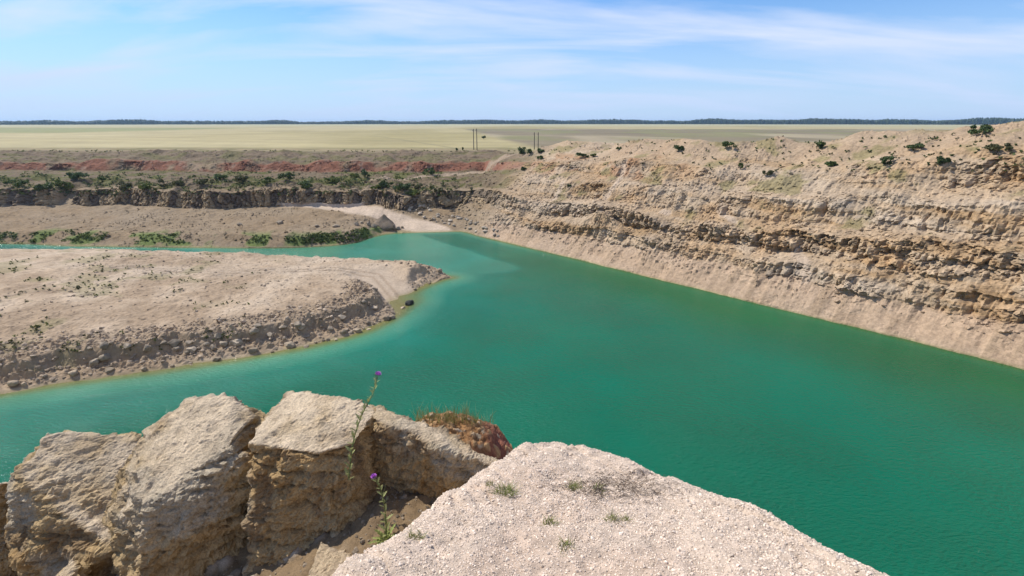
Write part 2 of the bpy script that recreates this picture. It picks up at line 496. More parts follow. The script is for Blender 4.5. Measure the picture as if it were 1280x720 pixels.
verts = np.stack([X2, Y2, Z2], -1)
nc_, nr_ = X.shape
wallF = grid_faces(nc_, nr_)[:, ::-1]
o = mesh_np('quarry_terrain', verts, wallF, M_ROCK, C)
tag(o, 'stepped limestone quarry wall curving round the far and right shore of the green lake', 'quarry wall', kind='structure')
BVH_W = BVHTree.FromPolygons([tuple(v) for v in verts.reshape(-1, 3).tolist()], wallF.tolist())
edge_xy = verts[:, -1, :2]
shore_xy = np.stack([pathx, pathy], 1)

# ------------------------------------------------------------------ fields out to the horizon
th_e = np.arctan2(edge_xy[:, 0], edge_xy[:, 1]); r_e = np.hypot(edge_xy[:, 0], edge_xy[:, 1])
order = np.argsort(th_e)
th = np.radians(np.linspace(-78, 100, 1250))
r0 = np.interp(th, th_e[order], r_e[order]) - 6.0
q = np.linspace(0, 1, 210)
R = r0[:, None] * (9000.0 / r0[:, None]) ** (q[None, :] ** 1.15)
FX = np.sin(th)[:, None] * R; FY = np.cos(th)[:, None] * R
FZ = 20.0 + 0.25 * fbm(FX, FY, 0 * FX, 90, 3, 101) + sstep(1500, 6000, R) * 3.0 - 0.5 * (1 - sstep(0, 0.02, q))[None, :]
FZ += sstep(40, 140, FX - FY * 0.45) * 3.6 * (1 - sstep(250, 700, R))
n90 = fbm(FX, FY * 0.35, 0 * FX, 260, 4, 102)
FC = np.zeros(FX.shape + (3,)) + np.array([0.345, 0.29, 0.15])
FC = mixc(FC, (0.36, 0.305, 0.165), sstep(-0.1, 0.4, n90))
FC = mixc(FC, (0.265, 0.225, 0.10), sstep(0.1, 0.6, -n90) * 0.8)
FC *= (1 + 0.05 * np.sin((FX * 0.35 + FY * 0.94) / 9.0))[..., None]
fal = sstep(-6, 14, FX + (FY - 400) * 0.14 + 5 * fbm(FX, FY, 0 * FX, 60, 3, 103)) * (1 - sstep(1180, 1300, FY + 60 * n90))
fallow = np.zeros_like(FC) + np.array([0.19, 0.155, 0.095])
fallow = mixc(fallow, (0.19, 0.175, 0.085), sstep(-0.2, 0.4, fbm(FX, FY * 0.5, 0 * FX, 70, 4, 104)))
fallow = mixc(fallow, (0.34, 0.28, 0.18), 0.7 * sstep(0.15, 0.6, fbm(FX, FY * 0.4, 0 * FX, 120, 3, 105)))
FC = FC * (1 - fal[..., None]) + fallow * fal[..., None]
gs = sstep(-560, -640, FX + 0.1 * FY + 30 * n90) * sstep(760, 800, FY + 20 * n90) * (1 - sstep(1500, 1560, FY))
FC = mixc(FC, (0.20, 0.215, 0.085), 0.75 * gs)
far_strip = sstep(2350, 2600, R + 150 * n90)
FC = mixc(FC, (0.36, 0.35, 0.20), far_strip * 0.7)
trk = 1 - sstep(1.2, 3.0, seg_dist(FX, FY, [(-420, 900), (-158, 605), (-70, 400), (-23, 290)]))
FC = mixc(FC, (0.22, 0.19, 0.10), trk * 0.7)
trk2 = 1 - sstep(2.5, 6.0, seg_dist(FX, FY, [(-900, 640), (-300, 760), (-95, 1100)]))
FC = mixc(FC, (0.36, 0.31, 0.18), trk2 * 0.5)
rimg = 1 - sstep(10, 26, R - r0[:, None] + 5 * fbm(FX, FY, 0 * FX, 12, 3, 106))
FC = mixc(FC, (0.21, 0.185, 0.085), rimg * 0.85)
o = mesh_np('field', np.stack([FX, FY, FZ], -1), grid_faces(len(th), len(q))[:, ::-1], M_FIELD, FC, smooth=True)
tag(o, 'ripe straw coloured wheat field and grey green fallow land reaching to the horizon', 'field', kind='structure')

# ------------------------------------------------------------------ the sand and rubble spit from the left
SPIT_PX = [(-420, 318), (100, 319), (300, 322), (438, 330), (480, 331), (520, 335), (540, 341), (552, 345), (566, 347), (552, 350), (541, 354), (527, 360), (516, 366),
           (500, 370), (497, 376), (510, 382), (500, 392), (484, 402), (462, 412), (438, 420), (380, 434), (300, 448), (200, 463), (100, 476), (0, 492), (-260, 560)]
SPIT = [tuple(at(px, py, 0.0)[:2]) for px, py in SPIT_PX]
gx = np.concatenate([np.arange(-210, -95, 0.8), np.arange(-95, -8, 0.21)])
gy = np.arange(40, 142, 0.24)
HX, HY = np.meshgrid(gx, gy, indexing='ij')
jit = fbm(HX, HY, 0 * HX, 7, 3, 201)
sd = poly_sd(HX, HY, SPIT) + 0.7 * jit
p_bay = at(503, 372, 0)[:2]; p_up = at(462, 336, 2.8)[:2]
ramp_t = np.clip(((HX - p_bay[0]) * (p_up[0] - p_bay[0]) + (HY - p_bay[1]) * (p_up[1] - p_bay[1])) / np.dot(p_up - p_bay, p_up - p_bay), -0.5, 1.6)
ramp_d = np.hypot(HX - p_bay[0] - ramp_t * (p_up - p_bay)[0], HY - p_bay[1] - ramp_t * (p_up - p_bay)[1])
ramp_m = (1 - sstep(3.0, 6.5, ramp_d + 0.8 * jit)) * (1 - sstep(0.8, 1.2, ramp_t))
bank = np.where(sd > 0, 1.15 * sstep(-1.0, 3.6, sd) + 2.1 * sstep(3.0, 5.4, sd + 0.9 * fbm(HX, HY, 0 * HX, 3.5, 3, 206)) - 0.24 + 0.7 * sstep(5, 22, sd), np.maximum(-0.24 + sd * 0.45, -4))
knob = at(537, 343, 0)[:2]
kn = np.exp(-(((HX - knob[0]) / 5.0) ** 2 + ((HY - knob[1]) / 4.0) ** 2))
hgt = bank + 1.9 * kn * (sd > -1)
near_crest = sstep(2.5, 6, sd) * (1 - sstep(7, 12, sd)) * (HY < 104)
hgt = hgt + near_crest * 0.35 * sstep(-0.4, 0.4, fbm(HX, HY, 0 * HX, 6, 3, 202))
hgt = hgt + sstep(-52, -110, HX) * np.where(sd > 2, 1.8, 0) * sstep(2, 20, sd)
hgt = hgt * (1 - ramp_m) + np.minimum(hgt, ramp_t * 2.6 + 0.05) * ramp_m
spr = sstep(0.0, 1.0, sd) * (1 - ramp_m * 0.9)
nb = sstep(0.3, 1.5, sd) * (1 - sstep(8, 13, sd)) * (HY < 107) * (1 - ramp_m)
nb = np.maximum(nb, 0.8 * kn * (sd > 0.3))
rr1, rr2, rrc = worley(HX / 1.0, HY / 1.0, hgt / 1.0, 211)
rs1, rs2, rsc = worley(HX / 0.45, HY / 0.45, hgt / 0.45, 212)
hgt = hgt + spr * (0.20 * fbm(HX, HY, 0 * HX, 1.3, 5, 203, 0.65) + 0.16 * sstep(0.80, 0.97, rsc) * (1 - sstep(0.15, 0.6, rs1)) + 0.30 * fbm(HX, HY, 0 * HX, 6, 3, 205))
hgt = hgt + nb * (0.55 * sstep(0.55, 0.95, rrc) * (1 - sstep(0.2, 0.65, rr1)) + 0.25 * sstep(0.4, 0.9, rsc) * (1 - sstep(0.2, 0.65, rs1)))
# wheel ruts along the top
rutline = [tuple(at(px, py, 2.9)[:2]) for px, py in ((150, 345), (300, 345), (400, 340), (470, 340), (505, 365))]
rd = seg_dist(HX, HY, rutline)
rut = np.exp(-((rd - 0.9) / 0.35) ** 2)
hgt = hgt - 0.18 * rut * spr
SC = np.zeros(HX.shape + (3,)) + np.array([0.395, 0.30, 0.205])
pv = fbm(HX, HY, 0 * HX, 8, 4, 221)
SC = mixc(SC, (0.44, 0.345, 0.245), sstep(0.0, 0.5, pv))
SC = mixc(SC, (0.32, 0.235, 0.155), sstep(0.05, 0.5, -pv))
SC = mixc(SC, (0.42, 0.335, 0.245), 0.7 * np.exp(-(rd / 3.0) ** 2))
SC = mixc(SC, (0.27, 0.20, 0.13), 0.7 * nb)
SC = mixc(SC, (0.40, 0.315, 0.23), 0.6 * ramp_m)
SC *= (0.86 + 0.28 * rrc * nb + 0.14 * (1 - nb))[..., None]
wet = 1 - sstep(0.0, 0.35, hgt)
SC = mixc(SC, (0.25, 0.21, 0.115), 0.7 * wet)
SC = mixc(SC, (0.29, 0.215, 0.145), 0.75 * rut)
SC = mixc(SC, (0.23, 0.20, 0.10), 0.5 * sstep(0.25, 0.6, fbm(HX, HY, 0 * HX, 5, 4, 222)) * sstep(-45, -70, HX) * (sd > 3))
sv = np.stack([HX, HY, hgt], -1)
spitF = grid_faces(len(gx), len(gy))[:, ::-1]
keep = (hgt.ravel()[spitF] > -3.5).any(1)
spitF = spitF[keep]
o = mesh_np('spit_ground', sv, spitF[:, ::-1], M_SPIT, SC)
tag(o, 'pale sand and rubble spit reaching into the lake from the left shore', 'spit', kind='structure')
BVH_S = BVHTree.FromPolygons([tuple(v) for v in sv.reshape(-1, 3).tolist()], spitF.tolist())

# ------------------------------------------------------------------ water
wx = np.arange(-235, 136, 1.0); wy = np.arange(6, 186, 1.0)
WX, WY = np.meshgrid(wx, wy, indexing='ij')
shore = list(map(tuple, shore_xy[::12])) + [(118, 0), (60, 18), (0, 24), (-60, 24), (-240, 30), (-240, 150)]
d_sh = poly_sd(WX, WY, shore)
d_wall = seg_dist(WX, WY, [tuple(p) for p in shore_xy[::12]])
d_sp = -poly_sd(WX, WY, SPIT)
depth = np.minimum(d_wall * 0.95, np.maximum(d_sp, 0) * 0.5)
SHELF_PX = [(200, 300), (438, 292), (480, 287), (520, 286), (528, 293), (545, 299), (566, 306), (590, 312), (612, 320), (640, 329), (655, 336), (640, 341), (605, 344), (566, 347), (500, 340), (300, 330)]
SHELF = [tuple(at(px, py, 0.0)[:2]) for px, py in SHELF_PX]
sh_d = poly_sd(WX, WY, SHELF) + 0.5 * fbm(WX, WY, 0 * WX, 9, 3, 301)
ne = at(540, 297, 0)[:2]
shelf_depth = 1.7 + 0.5 * fbm(WX, WY, 0 * WX, 14, 4, 302) + np.clip(WX + 30, 0, 60) * 0.045 + sstep(100, 125, 130 - WY + 100) * 0.2
deep = np.minimum(depth, 7.5)
shelf_f = sstep(-0.8, 1.6, sh_d)
depth = np.where(shelf_f > 0, deep * (1 - shelf_f) + np.minimum(deep, shelf_depth) * shelf_f, deep)
apron = np.exp(-((WX - p_bay[0] - 2) / 6.0) ** 2 - ((WY - p_bay[1] + 1) / 3.5) ** 2)
depth = depth * (1 - 0.75 * apron)

m, nt, b = new_mat('lake_water')
at_n = N(nt, 'ShaderNodeAttribute', attribute_name='depth')
rp = N(nt, 'ShaderNodeValToRGB')
mr = mapr(nt, at_n.outputs['Fac'], 0.0, 8.0, 0.0, 1.0)
nt.links.new(mr, rp.inputs[0])
cr = rp.color_ramp
cr.elements[0].position = 0.0; cr.elements[0].color = (0.17, 0.155, 0.05, 1)
cr.elements[1].position = 1.0; cr.elements[1].color = (0.0005, 0.112, 0.060, 1)
for p, c in ((0.05, (0.115, 0.165, 0.06)), (0.14, (0.07, 0.22, 0.125)), (0.26, (0.042, 0.205, 0.13)), (0.45, (0.004, 0.145, 0.092))):
    e = cr.elements.new(p); e.color = c + (1,)
nw = noise_node(nt, 0.035, 4, 0.55)
fw_ = mapr(nt, nw.outputs[0], 0.3, 0.7, 0.88, 1.12)
wg_n = N(nt, 'ShaderNodeAttribute', attribute_name='wall_green')  # greener base colour towards the right wall
wg_m = N(nt, 'ShaderNodeMix', data_type='RGBA')
nt.links.new(wg_n.outputs['Fac'], wg_m.inputs[0]); nt.links.new(rp.outputs[0], wg_m.inputs[6]); wg_m.inputs[7].default_value = (0.004, 0.098, 0.024, 1)
vm = N(nt, 'ShaderNodeVectorMath', operation='SCALE')
nt.links.new(wg_m.outputs[2], vm.inputs[0]); nt.links.new(fw_, vm.inputs['Scale'])
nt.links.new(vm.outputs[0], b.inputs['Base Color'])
b.inputs['Roughness'].default_value = 0.13
b.inputs['IOR'].default_value = 1.30
b.inputs['Specular IOR Level'].default_value = 0.30
geo = N(nt, 'ShaderNodeNewGeometry')
mp = N(nt, 'ShaderNodeMapping')
mp.inputs['Rotation'].default_value = (0, 0, math.radians(28))
mp.inputs['Scale'].default_value = (1.0, 2.2, 1.0)
nt.links.new(geo.outputs['Position'], mp.inputs[0])
r1 = noise_node(nt, 1.3, 5, 0.6, mp.outputs[0])
r2 = noise_node(nt, 0.06, 3, 0.5)
amp = mapr(nt, r2.outputs[0], 0.35, 0.65, 0.35, 1.0)
hm = N(nt, 'ShaderNodeMath', operation='MULTIPLY')
nt.links.new(r1.outputs[0], hm.inputs[0]); nt.links.new(amp, hm.inputs[1])
bp = N(nt, 'ShaderNodeBump')
bp.inputs['Strength'].default_value = 1.0; bp.inputs['Distance'].default_value = 0.42
nt.links.new(hm.outputs[0], bp.inputs['Height']); nt.links.new(bp.outputs[0], b.inputs['Normal'])
M_WATER = m
o = mesh_np('water', np.stack([WX, WY, 0 * WX], -1), grid_faces(len(wx), len(wy))[:, ::-1], M_WATER, attrs={'depth': depth, 'wall_green': 0.8 * sstep(34, 2, d_wall + 8 * fbm(WX, WY, 0 * WX, 25, 3, 305)) * sstep(-15, 25, WX) * sstep(-2, 0.6, d_wall)}, smooth=True)
tag(o, 'opaque emerald green lake filling the quarry, paler over the shallow shelf', 'lake', kind='structure')

# ------------------------------------------------------------------ ground at the camera: gravel nose, gully, rim to the left
NOSE = [(-0.60, 0.2), (-0.86, 1.2), (-0.72, 1.73), (-0.58, 1.92), (-0.445, 2.26), (-0.165, 2.87), (0.08, 3.2), (0.33, 3.32), (0.55, 3.27), (0.8, 3.05), (1.04, 2.66), (1.3, 2.2), (1.55, 1.7), (1.8, 1.2), (2.2, 0.4), (2.3, -1.5), (-0.6, -1.5)]


def nose_h(x, y, fine=True):
    d = poly_sd(x, y, NOSE) + 0.05 * fbm(x, y, 0 * x, 0.45, 3, 401)
    top = 35 - (1.25 + 0.33 * np.maximum(y, -1.0)) + 0.05 * fbm(x, y, 0 * x, 0.8, 3, 402)
    dd = np.maximum(0.16 - d, 0)
    left = sstep(0.35, -0.15, x - (y - 1.7) * 0.45 + 0.55)
    return top - np.where(dd < 0.3, dd * dd * 1.6, 0.144 + (dd - 0.3) * 1.15) - left * np.maximum(-d, 0) * 0.6, d


def edge_y(x):
    return np.interp(x, [-9, -7, -5, -3.2, -2, -1.3, -0.9, 0.2, 0.8, 3], [4.6, 4.9, 4.8, 4.5, 4.2, 3.8, 3.45, 3.35, 2.8, 1.0])


def floor_h(x, y):
    base = 35 - (2.78 + 0.36 * np.maximum(0, -x - 1.0)) + 0.10 * fbm(x, y, 0 * x, 0.9, 4, 403) - 0.35 * sstep(0.0, 0.9, x)
    e = edge_y(x) + 0.25 * fbm(x, y, 0 * x, 1.1, 3, 404)
    base -= np.maximum(y - e, 0) * 1.25
    base -= sstep(0.2, 2.5, x) * 2.5
    return base


fx_ = np.concatenate([np.arange(-9, -3.4, 0.04), np.arange(-3.4, 2.6, 0.016), np.arange(2.6, 5, 0.05)])
fy_ = np.concatenate([np.arange(-1.0, 0.9, 0.06), np.arange(0.9, 4.8, 0.016), np.arange(4.8, 9, 0.06)])
GX, GY = np.meshgrid(fx_, fy_, indexing='ij')
nh, nd = nose_h(GX, GY)
fh = floor_h(GX, GY)
GZ = np.maximum(nh, fh)
isn = sstep(-0.03, 0.05, nh - fh)
c1, c2, cc = worley(GX / 0.05, GY / 0.05, GZ / 0.05, 411)
d1, d2, dc = worley(GX / 0.14, GY / 0.14, GZ / 0.14, 412)
rill = np.abs(fbm(GX * 1.0 + GY * 0.5, GY * 0.35 - GX * .2, 0 * GX, 0.22, 4, 413))
GZ = GZ + isn * (0.022 * fbm(GX, GY, 0 * GX, 0.16, 4, 414) - 0.03 * sstep(0.22, 0.0, rill) * sstep(0.55, 0.0, nd)) + 0.008 * (cc - 0.5) * isn + (1 - isn) * (0.05 * sstep(0.4, 0.9, dc) * (1 - sstep(0.2, 0.7, d1)) * sstep(-1.0, -1.8, GX) + 0.02 * (cc - 0.5) + 0.05 * fbm(GX, GY, 0 * GX, 0.3, 4, 405))
GC = np.zeros(GX.shape + (3,)) + np.array([0.53, 0.42, 0.325])
gp = fbm(GX, GY, 0 * GX, 0.5, 4, 421)
GC = mixc(GC, (0.46, 0.34, 0.25), sstep(0.0, 0.6, gp) * 0.6)
GC *= (0.85 + 0.3 * cc)[..., None]
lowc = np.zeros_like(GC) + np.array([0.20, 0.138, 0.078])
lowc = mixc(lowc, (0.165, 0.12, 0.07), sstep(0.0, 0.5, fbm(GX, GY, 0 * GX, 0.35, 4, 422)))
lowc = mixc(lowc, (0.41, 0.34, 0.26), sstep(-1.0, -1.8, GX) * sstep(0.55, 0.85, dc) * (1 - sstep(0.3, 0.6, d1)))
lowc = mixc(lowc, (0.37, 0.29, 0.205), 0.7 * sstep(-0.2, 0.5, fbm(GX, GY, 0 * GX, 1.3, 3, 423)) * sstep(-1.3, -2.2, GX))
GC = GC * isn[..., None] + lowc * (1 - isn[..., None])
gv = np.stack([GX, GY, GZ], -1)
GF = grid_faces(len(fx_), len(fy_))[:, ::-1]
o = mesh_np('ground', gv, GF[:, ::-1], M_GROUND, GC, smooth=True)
tag(o, 'pale crushed limestone ground of the viewpoint above the quarry edge', 'ground', kind='structure')
BVH_G = BVHTree.FromPolygons([tuple(v) for v in gv.reshape(-1, 3).tolist()], GF.tolist())


def ground_z(x, y, bvh=None):
    h = (bvh or BVH_G).ray_cast(Vector((x, y, 80)), Vector((0, 0, -1)))
    return h[0].z if h[0] is not None else None


def hit(px, py, bvhs):
    d = Vector(ray(px, py)).normalized()
    best = None
    for t in bvhs:
        h = t.ray_cast(Vector(CAM), d)
        if h[0] is not None and (best is None or h[3] < best[1]):
            best = (h[0], h[3])
    return best[0] if best else None


# pit wall under the viewpoint, down to the water
bx_ = np.arange(-150, 131, 0.8); by_ = np.arange(-40, 42, 0.7)
BX, BY = np.meshgrid(bx_, by_, indexing='ij')
line = 5.0 + 3.0 * fbm(BX, 0 * BX, 0 * BX, 14, 3, 451) + np.clip(np.abs(BX) - 12, 0, 200) * -0.02
BZ = 31.0 - np.maximum(BY - line + 3.0, 0) * 1.6 + 1.2 * fbm(BX, BY, 0 * BX, 5, 4, 452)
BZ = np.where(np.hypot(BX, BY) < 16, np.minimum(BZ, np.interp(np.hypot(BX, BY), [0, 9, 16], [24, 23.5, 31])), BZ)
BZ = np.maximum(BZ, -5)
BC = np.zeros(BX.shape + (3,)) + np.array([0.38, 0.30, 0.21])
BC = mixc(BC, (0.44, 0.36, 0.275), sstep(-0.2, 0.4, fbm(BX, BY, BZ, 5, 4, 453)))
o = mesh_np('pit_slope_terrain', np.stack([BX, BY, BZ], -1), grid_faces(len(bx_), len(by_)), M_ROCK, BC)
tag(o, 'steep limestone slope falling from the viewpoint to the lake', 'slope', kind='structure')

# ------------------------------------------------------------------ stones
bm = bmesh.new(); bmesh.ops.create_icosphere(bm, subdivisions=1, radius=1.0)
ICO_V = np.array([v.co[:] for v in bm.verts]); bm.verts.index_update()
ICO_F = np.array([[v.index for v in f.verts] for f in bm.faces]); bm.free()


def stones_mesh(P, rad, seed, flat=0.65):
    g = np.random.default_rng(seed)
    n = len(P)
    sc = rad[:, None] * np.stack([g.uniform(0.7, 1.3, n), g.uniform(0.7, 1.3, n), g.uniform(0.45, 0.9, n) * flat / 0.65], 1)
    V = ICO_V[None] * (1 + g.uniform(-0.28, 0.28, (n, 12))[..., None]) * sc[:, None, :]
    a = g.uniform(0, 6.283, n); tl = g.uniform(-0.6, 0.6, n)
    x, y, z = V[..., 0], V[..., 1], V[..., 2]
    y, z = y * np.cos(tl)[:, None] - z * np.sin(tl)[:, None], y * np.sin(tl)[:, None] + z * np.cos(tl)[:, None]
    x, y = x * np.cos(a)[:, None] - y * np.sin(a)[:, None], x * np.sin(a)[:, None] + y * np.cos(a)[:, None]
    V = np.stack([x, y, z], -1) + P[:, None, :]
    F = ICO_F[None] + (np.arange(n) * 12)[:, None, None]
    return V.reshape(-1, 3), F.reshape(-1, 3)


def height_lookup(x, y):
    """bilinear sample of the viewpoint ground"""
    i = np.clip(np.searchsorted(fx_, x) - 1, 0, len(fx_) - 2); j = np.clip(np.searchsorted(fy_, y) - 1, 0, len(fy_) - 2)
    u = (x - fx_[i]) / (fx_[i + 1] - fx_[i]); v = (y - fy_[j]) / (fy_[j + 1] - fy_[j])
    return GZ[i, j] * (1 - u) * (1 - v) + GZ[i + 1, j] * u * (1 - v) + GZ[i, j + 1] * (1 - u) * v + GZ[i + 1, j + 1] * u * v


n_try = 130000
px_ = RNG.uniform(-0.95, 2.0, n_try); py_ = RNG.uniform(0.85, 3.6, n_try)
_, nd_ = nose_h(px_, py_)
dens = sstep(-0.12, 0.0, nd_) * (0.55 + 0.45 * sstep(-0.4, 0.3, fbm(px_, py_, 0 * px_, 0.35, 3, 431)))
ok = RNG.uniform(0, 1, n_try) < dens
px_, py_ = px_[ok], py_[ok]
rad = 0.0024 + 0.0034 * RNG.random(len(px_)) ** 2 + 0.008 * RNG.random(len(px_)) ** 26
rad *= 0.86
P = np.stack([px_, py_, height_lookup(px_, py_) + rad * 0.25], 1)
V, F = stones_mesh(P, rad, 5)
tint = RNG.uniform(0.6, 1.3, len(P))
base = np.array([0.63, 0.515, 0.41])[None] * tint[:, None] + RNG.uniform(-0.02, 0.02, (len(P), 1)) * np.array([1, 0.2, -0.6])[None]
o = mesh_np('gravel', V, F, M_STONE, np.repeat(base, 12, 0))
tag(o, 'loose pale limestone chippings covering the rounded viewpoint ground', 'gravel', kind='stuff')

n_try = 16000
px_ = RNG.uniform(-8, -0.3, n_try); py_ = RNG.uniform(0.9, 5.2, n_try)
_, nd_ = nose_h(px_, py_)
ok = (nd_ < -0.1) & (RNG.uniform(0, 1, n_try) < 0.35 + 0.6 * sstep(-0.1, 0.5, fbm(px_, py_, 0 * px_, 0.7, 3, 432)))
px_, py_ = px_[ok], py_[ok]
rad = 0.005 + 0.010 * RNG.random(len(px_)) ** 2 + 0.06 * RNG.random(len(px_)) ** 22
rad = np.where(px_ > -1.5, np.minimum(rad, 0.022), rad)
P = np.stack([px_, py_, height_lookup(px_, py_) + rad * 0.2], 1)
V, F = stones_mesh(P, rad, 6, 0.6)
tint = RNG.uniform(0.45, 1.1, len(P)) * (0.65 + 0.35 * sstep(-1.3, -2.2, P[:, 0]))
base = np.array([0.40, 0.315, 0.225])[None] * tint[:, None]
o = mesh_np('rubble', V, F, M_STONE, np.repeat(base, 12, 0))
tag(o, 'broken limestone rubble strewn below the viewpoint among the blocks', 'rubble', kind='stuff')


# ------------------------------------------------------------------ rock blocks at the quarry edge
def rock_mesh(name, pts_bottom, pts_top, mat, voxel, amp, seed, tone, parent=None, sub=0):
    """a hull from a bottom and a top outline, refined and broken up by noise"""
    bm = bmesh.new()
    for p in list(pts_bottom) + list(pts_top):
        bm.verts.new(p)
    bmesh.ops.convex_hull(bm, input=list(bm.verts))
    me = bpy.data.meshes.new('tmp'); bm.to_mesh(me); bm.free()
    ob = bpy.data.objects.new('tmp', me); COL.objects.link(ob)
    r = ob.modifiers.new('r', 'REMESH'); r.mode = 'VOXEL'; r.voxel_size = voxel
    dg = bpy.context.evaluated_depsgraph_get(); dg.update()
    ev = ob.evaluated_get(dg); em = ev.to_mesh()
    n = len(em.vertices)
    V = np.empty(n * 3, np.float32); em.vertices.foreach_get('co', V); V = V.reshape(-1, 3)
    NN = np.empty(n * 3, np.float32); em.vertices.foreach_get('normal', NN); NN = NN.reshape(-1, 3)
    Fq = [tuple(p.vertices) for p in em.polygons]
    ev.to_mesh_clear(); bpy.data.objects.remove(ob); bpy.data.meshes.remove(me)
    x, y, z = V.T
    L = amp
    a1, a2, ac = worley(x / (L * 3.6) + 0.25 * fbm(x, y, z, L * 3, 2, seed), y / (L * 3.6), z / (L * 2.6), seed + 1)
    b1, b2, bc = worley(x / (L * 1.2), y / (L * 1.2), z / (L * 0.9), seed + 2)
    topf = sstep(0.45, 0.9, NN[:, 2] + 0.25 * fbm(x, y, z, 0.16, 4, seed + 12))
    side = 1 - topf
    rid = 1 - np.abs(fbm(x, y, z * 0.6, L * 3.0, 4, seed + 8)) * 1.6
    shelf = np.abs(fbm(x * 0.25 + z * 0.3, y * 0.25, z, L * 1.1, 3, seed + 9))
    fineN = fbm(x, y, z, L * 0.45, 5, seed + 4, 0.75)
    pits = sstep(0.35, 0.6, fbm(x, y, z, L * 0.7, 3, seed + 10))
    d = L * ((0.2 + 0.95 * side) * fbm(x, y, z, L * 6, 3, seed + 3) + side * (0.5 * (rid - 0.5) - 0.40 * sstep(0.25, 0.0, shelf) - 0.25 * pits)
             + 0.22 * (bc - 0.5) * sstep(0.0, 0.3, b2 - b1) + (0.12 + 0.22 * side) * fineN)
    V = V + NN * d[:, None]
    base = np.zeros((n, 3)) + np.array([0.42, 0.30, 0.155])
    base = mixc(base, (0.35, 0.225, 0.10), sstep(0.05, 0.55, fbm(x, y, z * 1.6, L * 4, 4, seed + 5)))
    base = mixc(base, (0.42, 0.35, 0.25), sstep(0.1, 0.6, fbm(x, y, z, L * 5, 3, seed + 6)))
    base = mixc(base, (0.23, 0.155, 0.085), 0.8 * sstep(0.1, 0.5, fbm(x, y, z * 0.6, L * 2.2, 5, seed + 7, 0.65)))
    base = mixc(base, (0.60, 0.475, 0.325), topf * (0.5 + 0.5 * sstep(-0.4, 0.3, fbm(x, y, z, 0.3, 4, seed + 13))))       # tops paler: their sunlit look is put into the colour
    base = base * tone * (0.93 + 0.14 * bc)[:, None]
    quads = [f if len(f) == 4 else f + (f[-1],) for f in Fq]
    return mesh_np(name, V, np.array(quads), mat, base, parent=parent)


def Z(drop): return 35 - drop


# main fin shaped block: its shaded face looks at the camera
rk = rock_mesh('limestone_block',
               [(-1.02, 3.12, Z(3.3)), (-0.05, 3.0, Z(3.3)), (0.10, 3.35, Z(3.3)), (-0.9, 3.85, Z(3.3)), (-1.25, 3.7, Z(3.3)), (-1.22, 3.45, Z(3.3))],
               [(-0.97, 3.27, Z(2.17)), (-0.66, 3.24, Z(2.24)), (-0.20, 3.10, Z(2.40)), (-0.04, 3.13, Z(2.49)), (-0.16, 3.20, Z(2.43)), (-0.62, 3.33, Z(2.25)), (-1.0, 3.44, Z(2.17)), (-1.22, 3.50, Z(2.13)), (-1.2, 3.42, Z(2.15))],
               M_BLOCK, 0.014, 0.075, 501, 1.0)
tag(rk, 'wedge shaped limestone block with pale top edge and brown cracked face beside the gravel', 'rock')
rk = rock_mesh('limestone_block',
               [(-2.0, 2.85, Z(3.3)), (-1.16, 2.8, Z(3.3)), (-1.12, 3.5, Z(3.3)), (-2.0, 3.9, Z(3.5))],
               [(-1.95, 3.12, Z(2.24)), (-1.40, 3.02, Z(2.26)), (-1.16, 3.12, Z(2.24)), (-1.08, 3.40, Z(2.15)), (-1.35, 3.56, Z(2.09)), (-1.9, 3.72, Z(2.16))],
               M_BLOCK, 0.015, 0.085, 511, 1.02)
tag(rk, 'bulky ochre limestone block across the dark crack, below the tall thistle', 'rock')
rk = rock_mesh('limestone_block',
               [(-1.25, 2.1, Z(3.3)), (-0.86, 2.1, Z(3.3)), (-0.88, 2.42, Z(3.3)), (-1.25, 2.5, Z(3.3))],
               [(-1.2, 2.16, Z(2.52)), (-0.93, 2.14, Z(2.56)), (-0.91, 2.35, Z(2.52)), (-1.18, 2.42, Z(2.44))],
               M_BLOCK, 0.013, 0.05, 521, 1.05)
tag(rk, 'small pale limestone lump at the gully bottom left of the green thistle rosette', 'rock')
EXTRA = [((-2.65, 3.40), 0.80, 0.58, 2.42, 0.5, 'largest limestone slab, tilted, next left of the bulky ochre block'),
         ((-3.85, 3.75), 0.72, 0.5, 2.95, 0.35, 'craggy weathered limestone block sloping towards the lake, left of the largest tilted slab'),
         ((-5.1, 4.1), 0.85, 0.5, 3.45, 0.25, 'limestone block at the lowest end of the rocky rim, beyond the craggy weathered one'),
         ((-3.6, 2.9), 0.30, 0.34, 3.45, 0.1, 'small pale angular limestone chip at the foot of the craggy weathered block')]
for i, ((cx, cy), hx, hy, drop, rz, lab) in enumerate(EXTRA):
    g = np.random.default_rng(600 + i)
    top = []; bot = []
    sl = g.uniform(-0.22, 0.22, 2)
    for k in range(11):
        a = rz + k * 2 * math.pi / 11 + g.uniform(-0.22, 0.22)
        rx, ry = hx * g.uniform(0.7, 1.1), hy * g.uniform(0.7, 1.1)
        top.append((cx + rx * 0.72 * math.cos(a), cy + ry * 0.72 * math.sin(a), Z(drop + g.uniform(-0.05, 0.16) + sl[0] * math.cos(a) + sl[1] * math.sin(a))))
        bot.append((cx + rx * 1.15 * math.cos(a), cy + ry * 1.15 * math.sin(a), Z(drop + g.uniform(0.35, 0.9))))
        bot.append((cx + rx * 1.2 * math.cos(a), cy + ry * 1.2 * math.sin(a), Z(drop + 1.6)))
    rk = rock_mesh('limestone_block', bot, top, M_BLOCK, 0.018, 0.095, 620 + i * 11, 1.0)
    tag(rk, lab, 'rock')

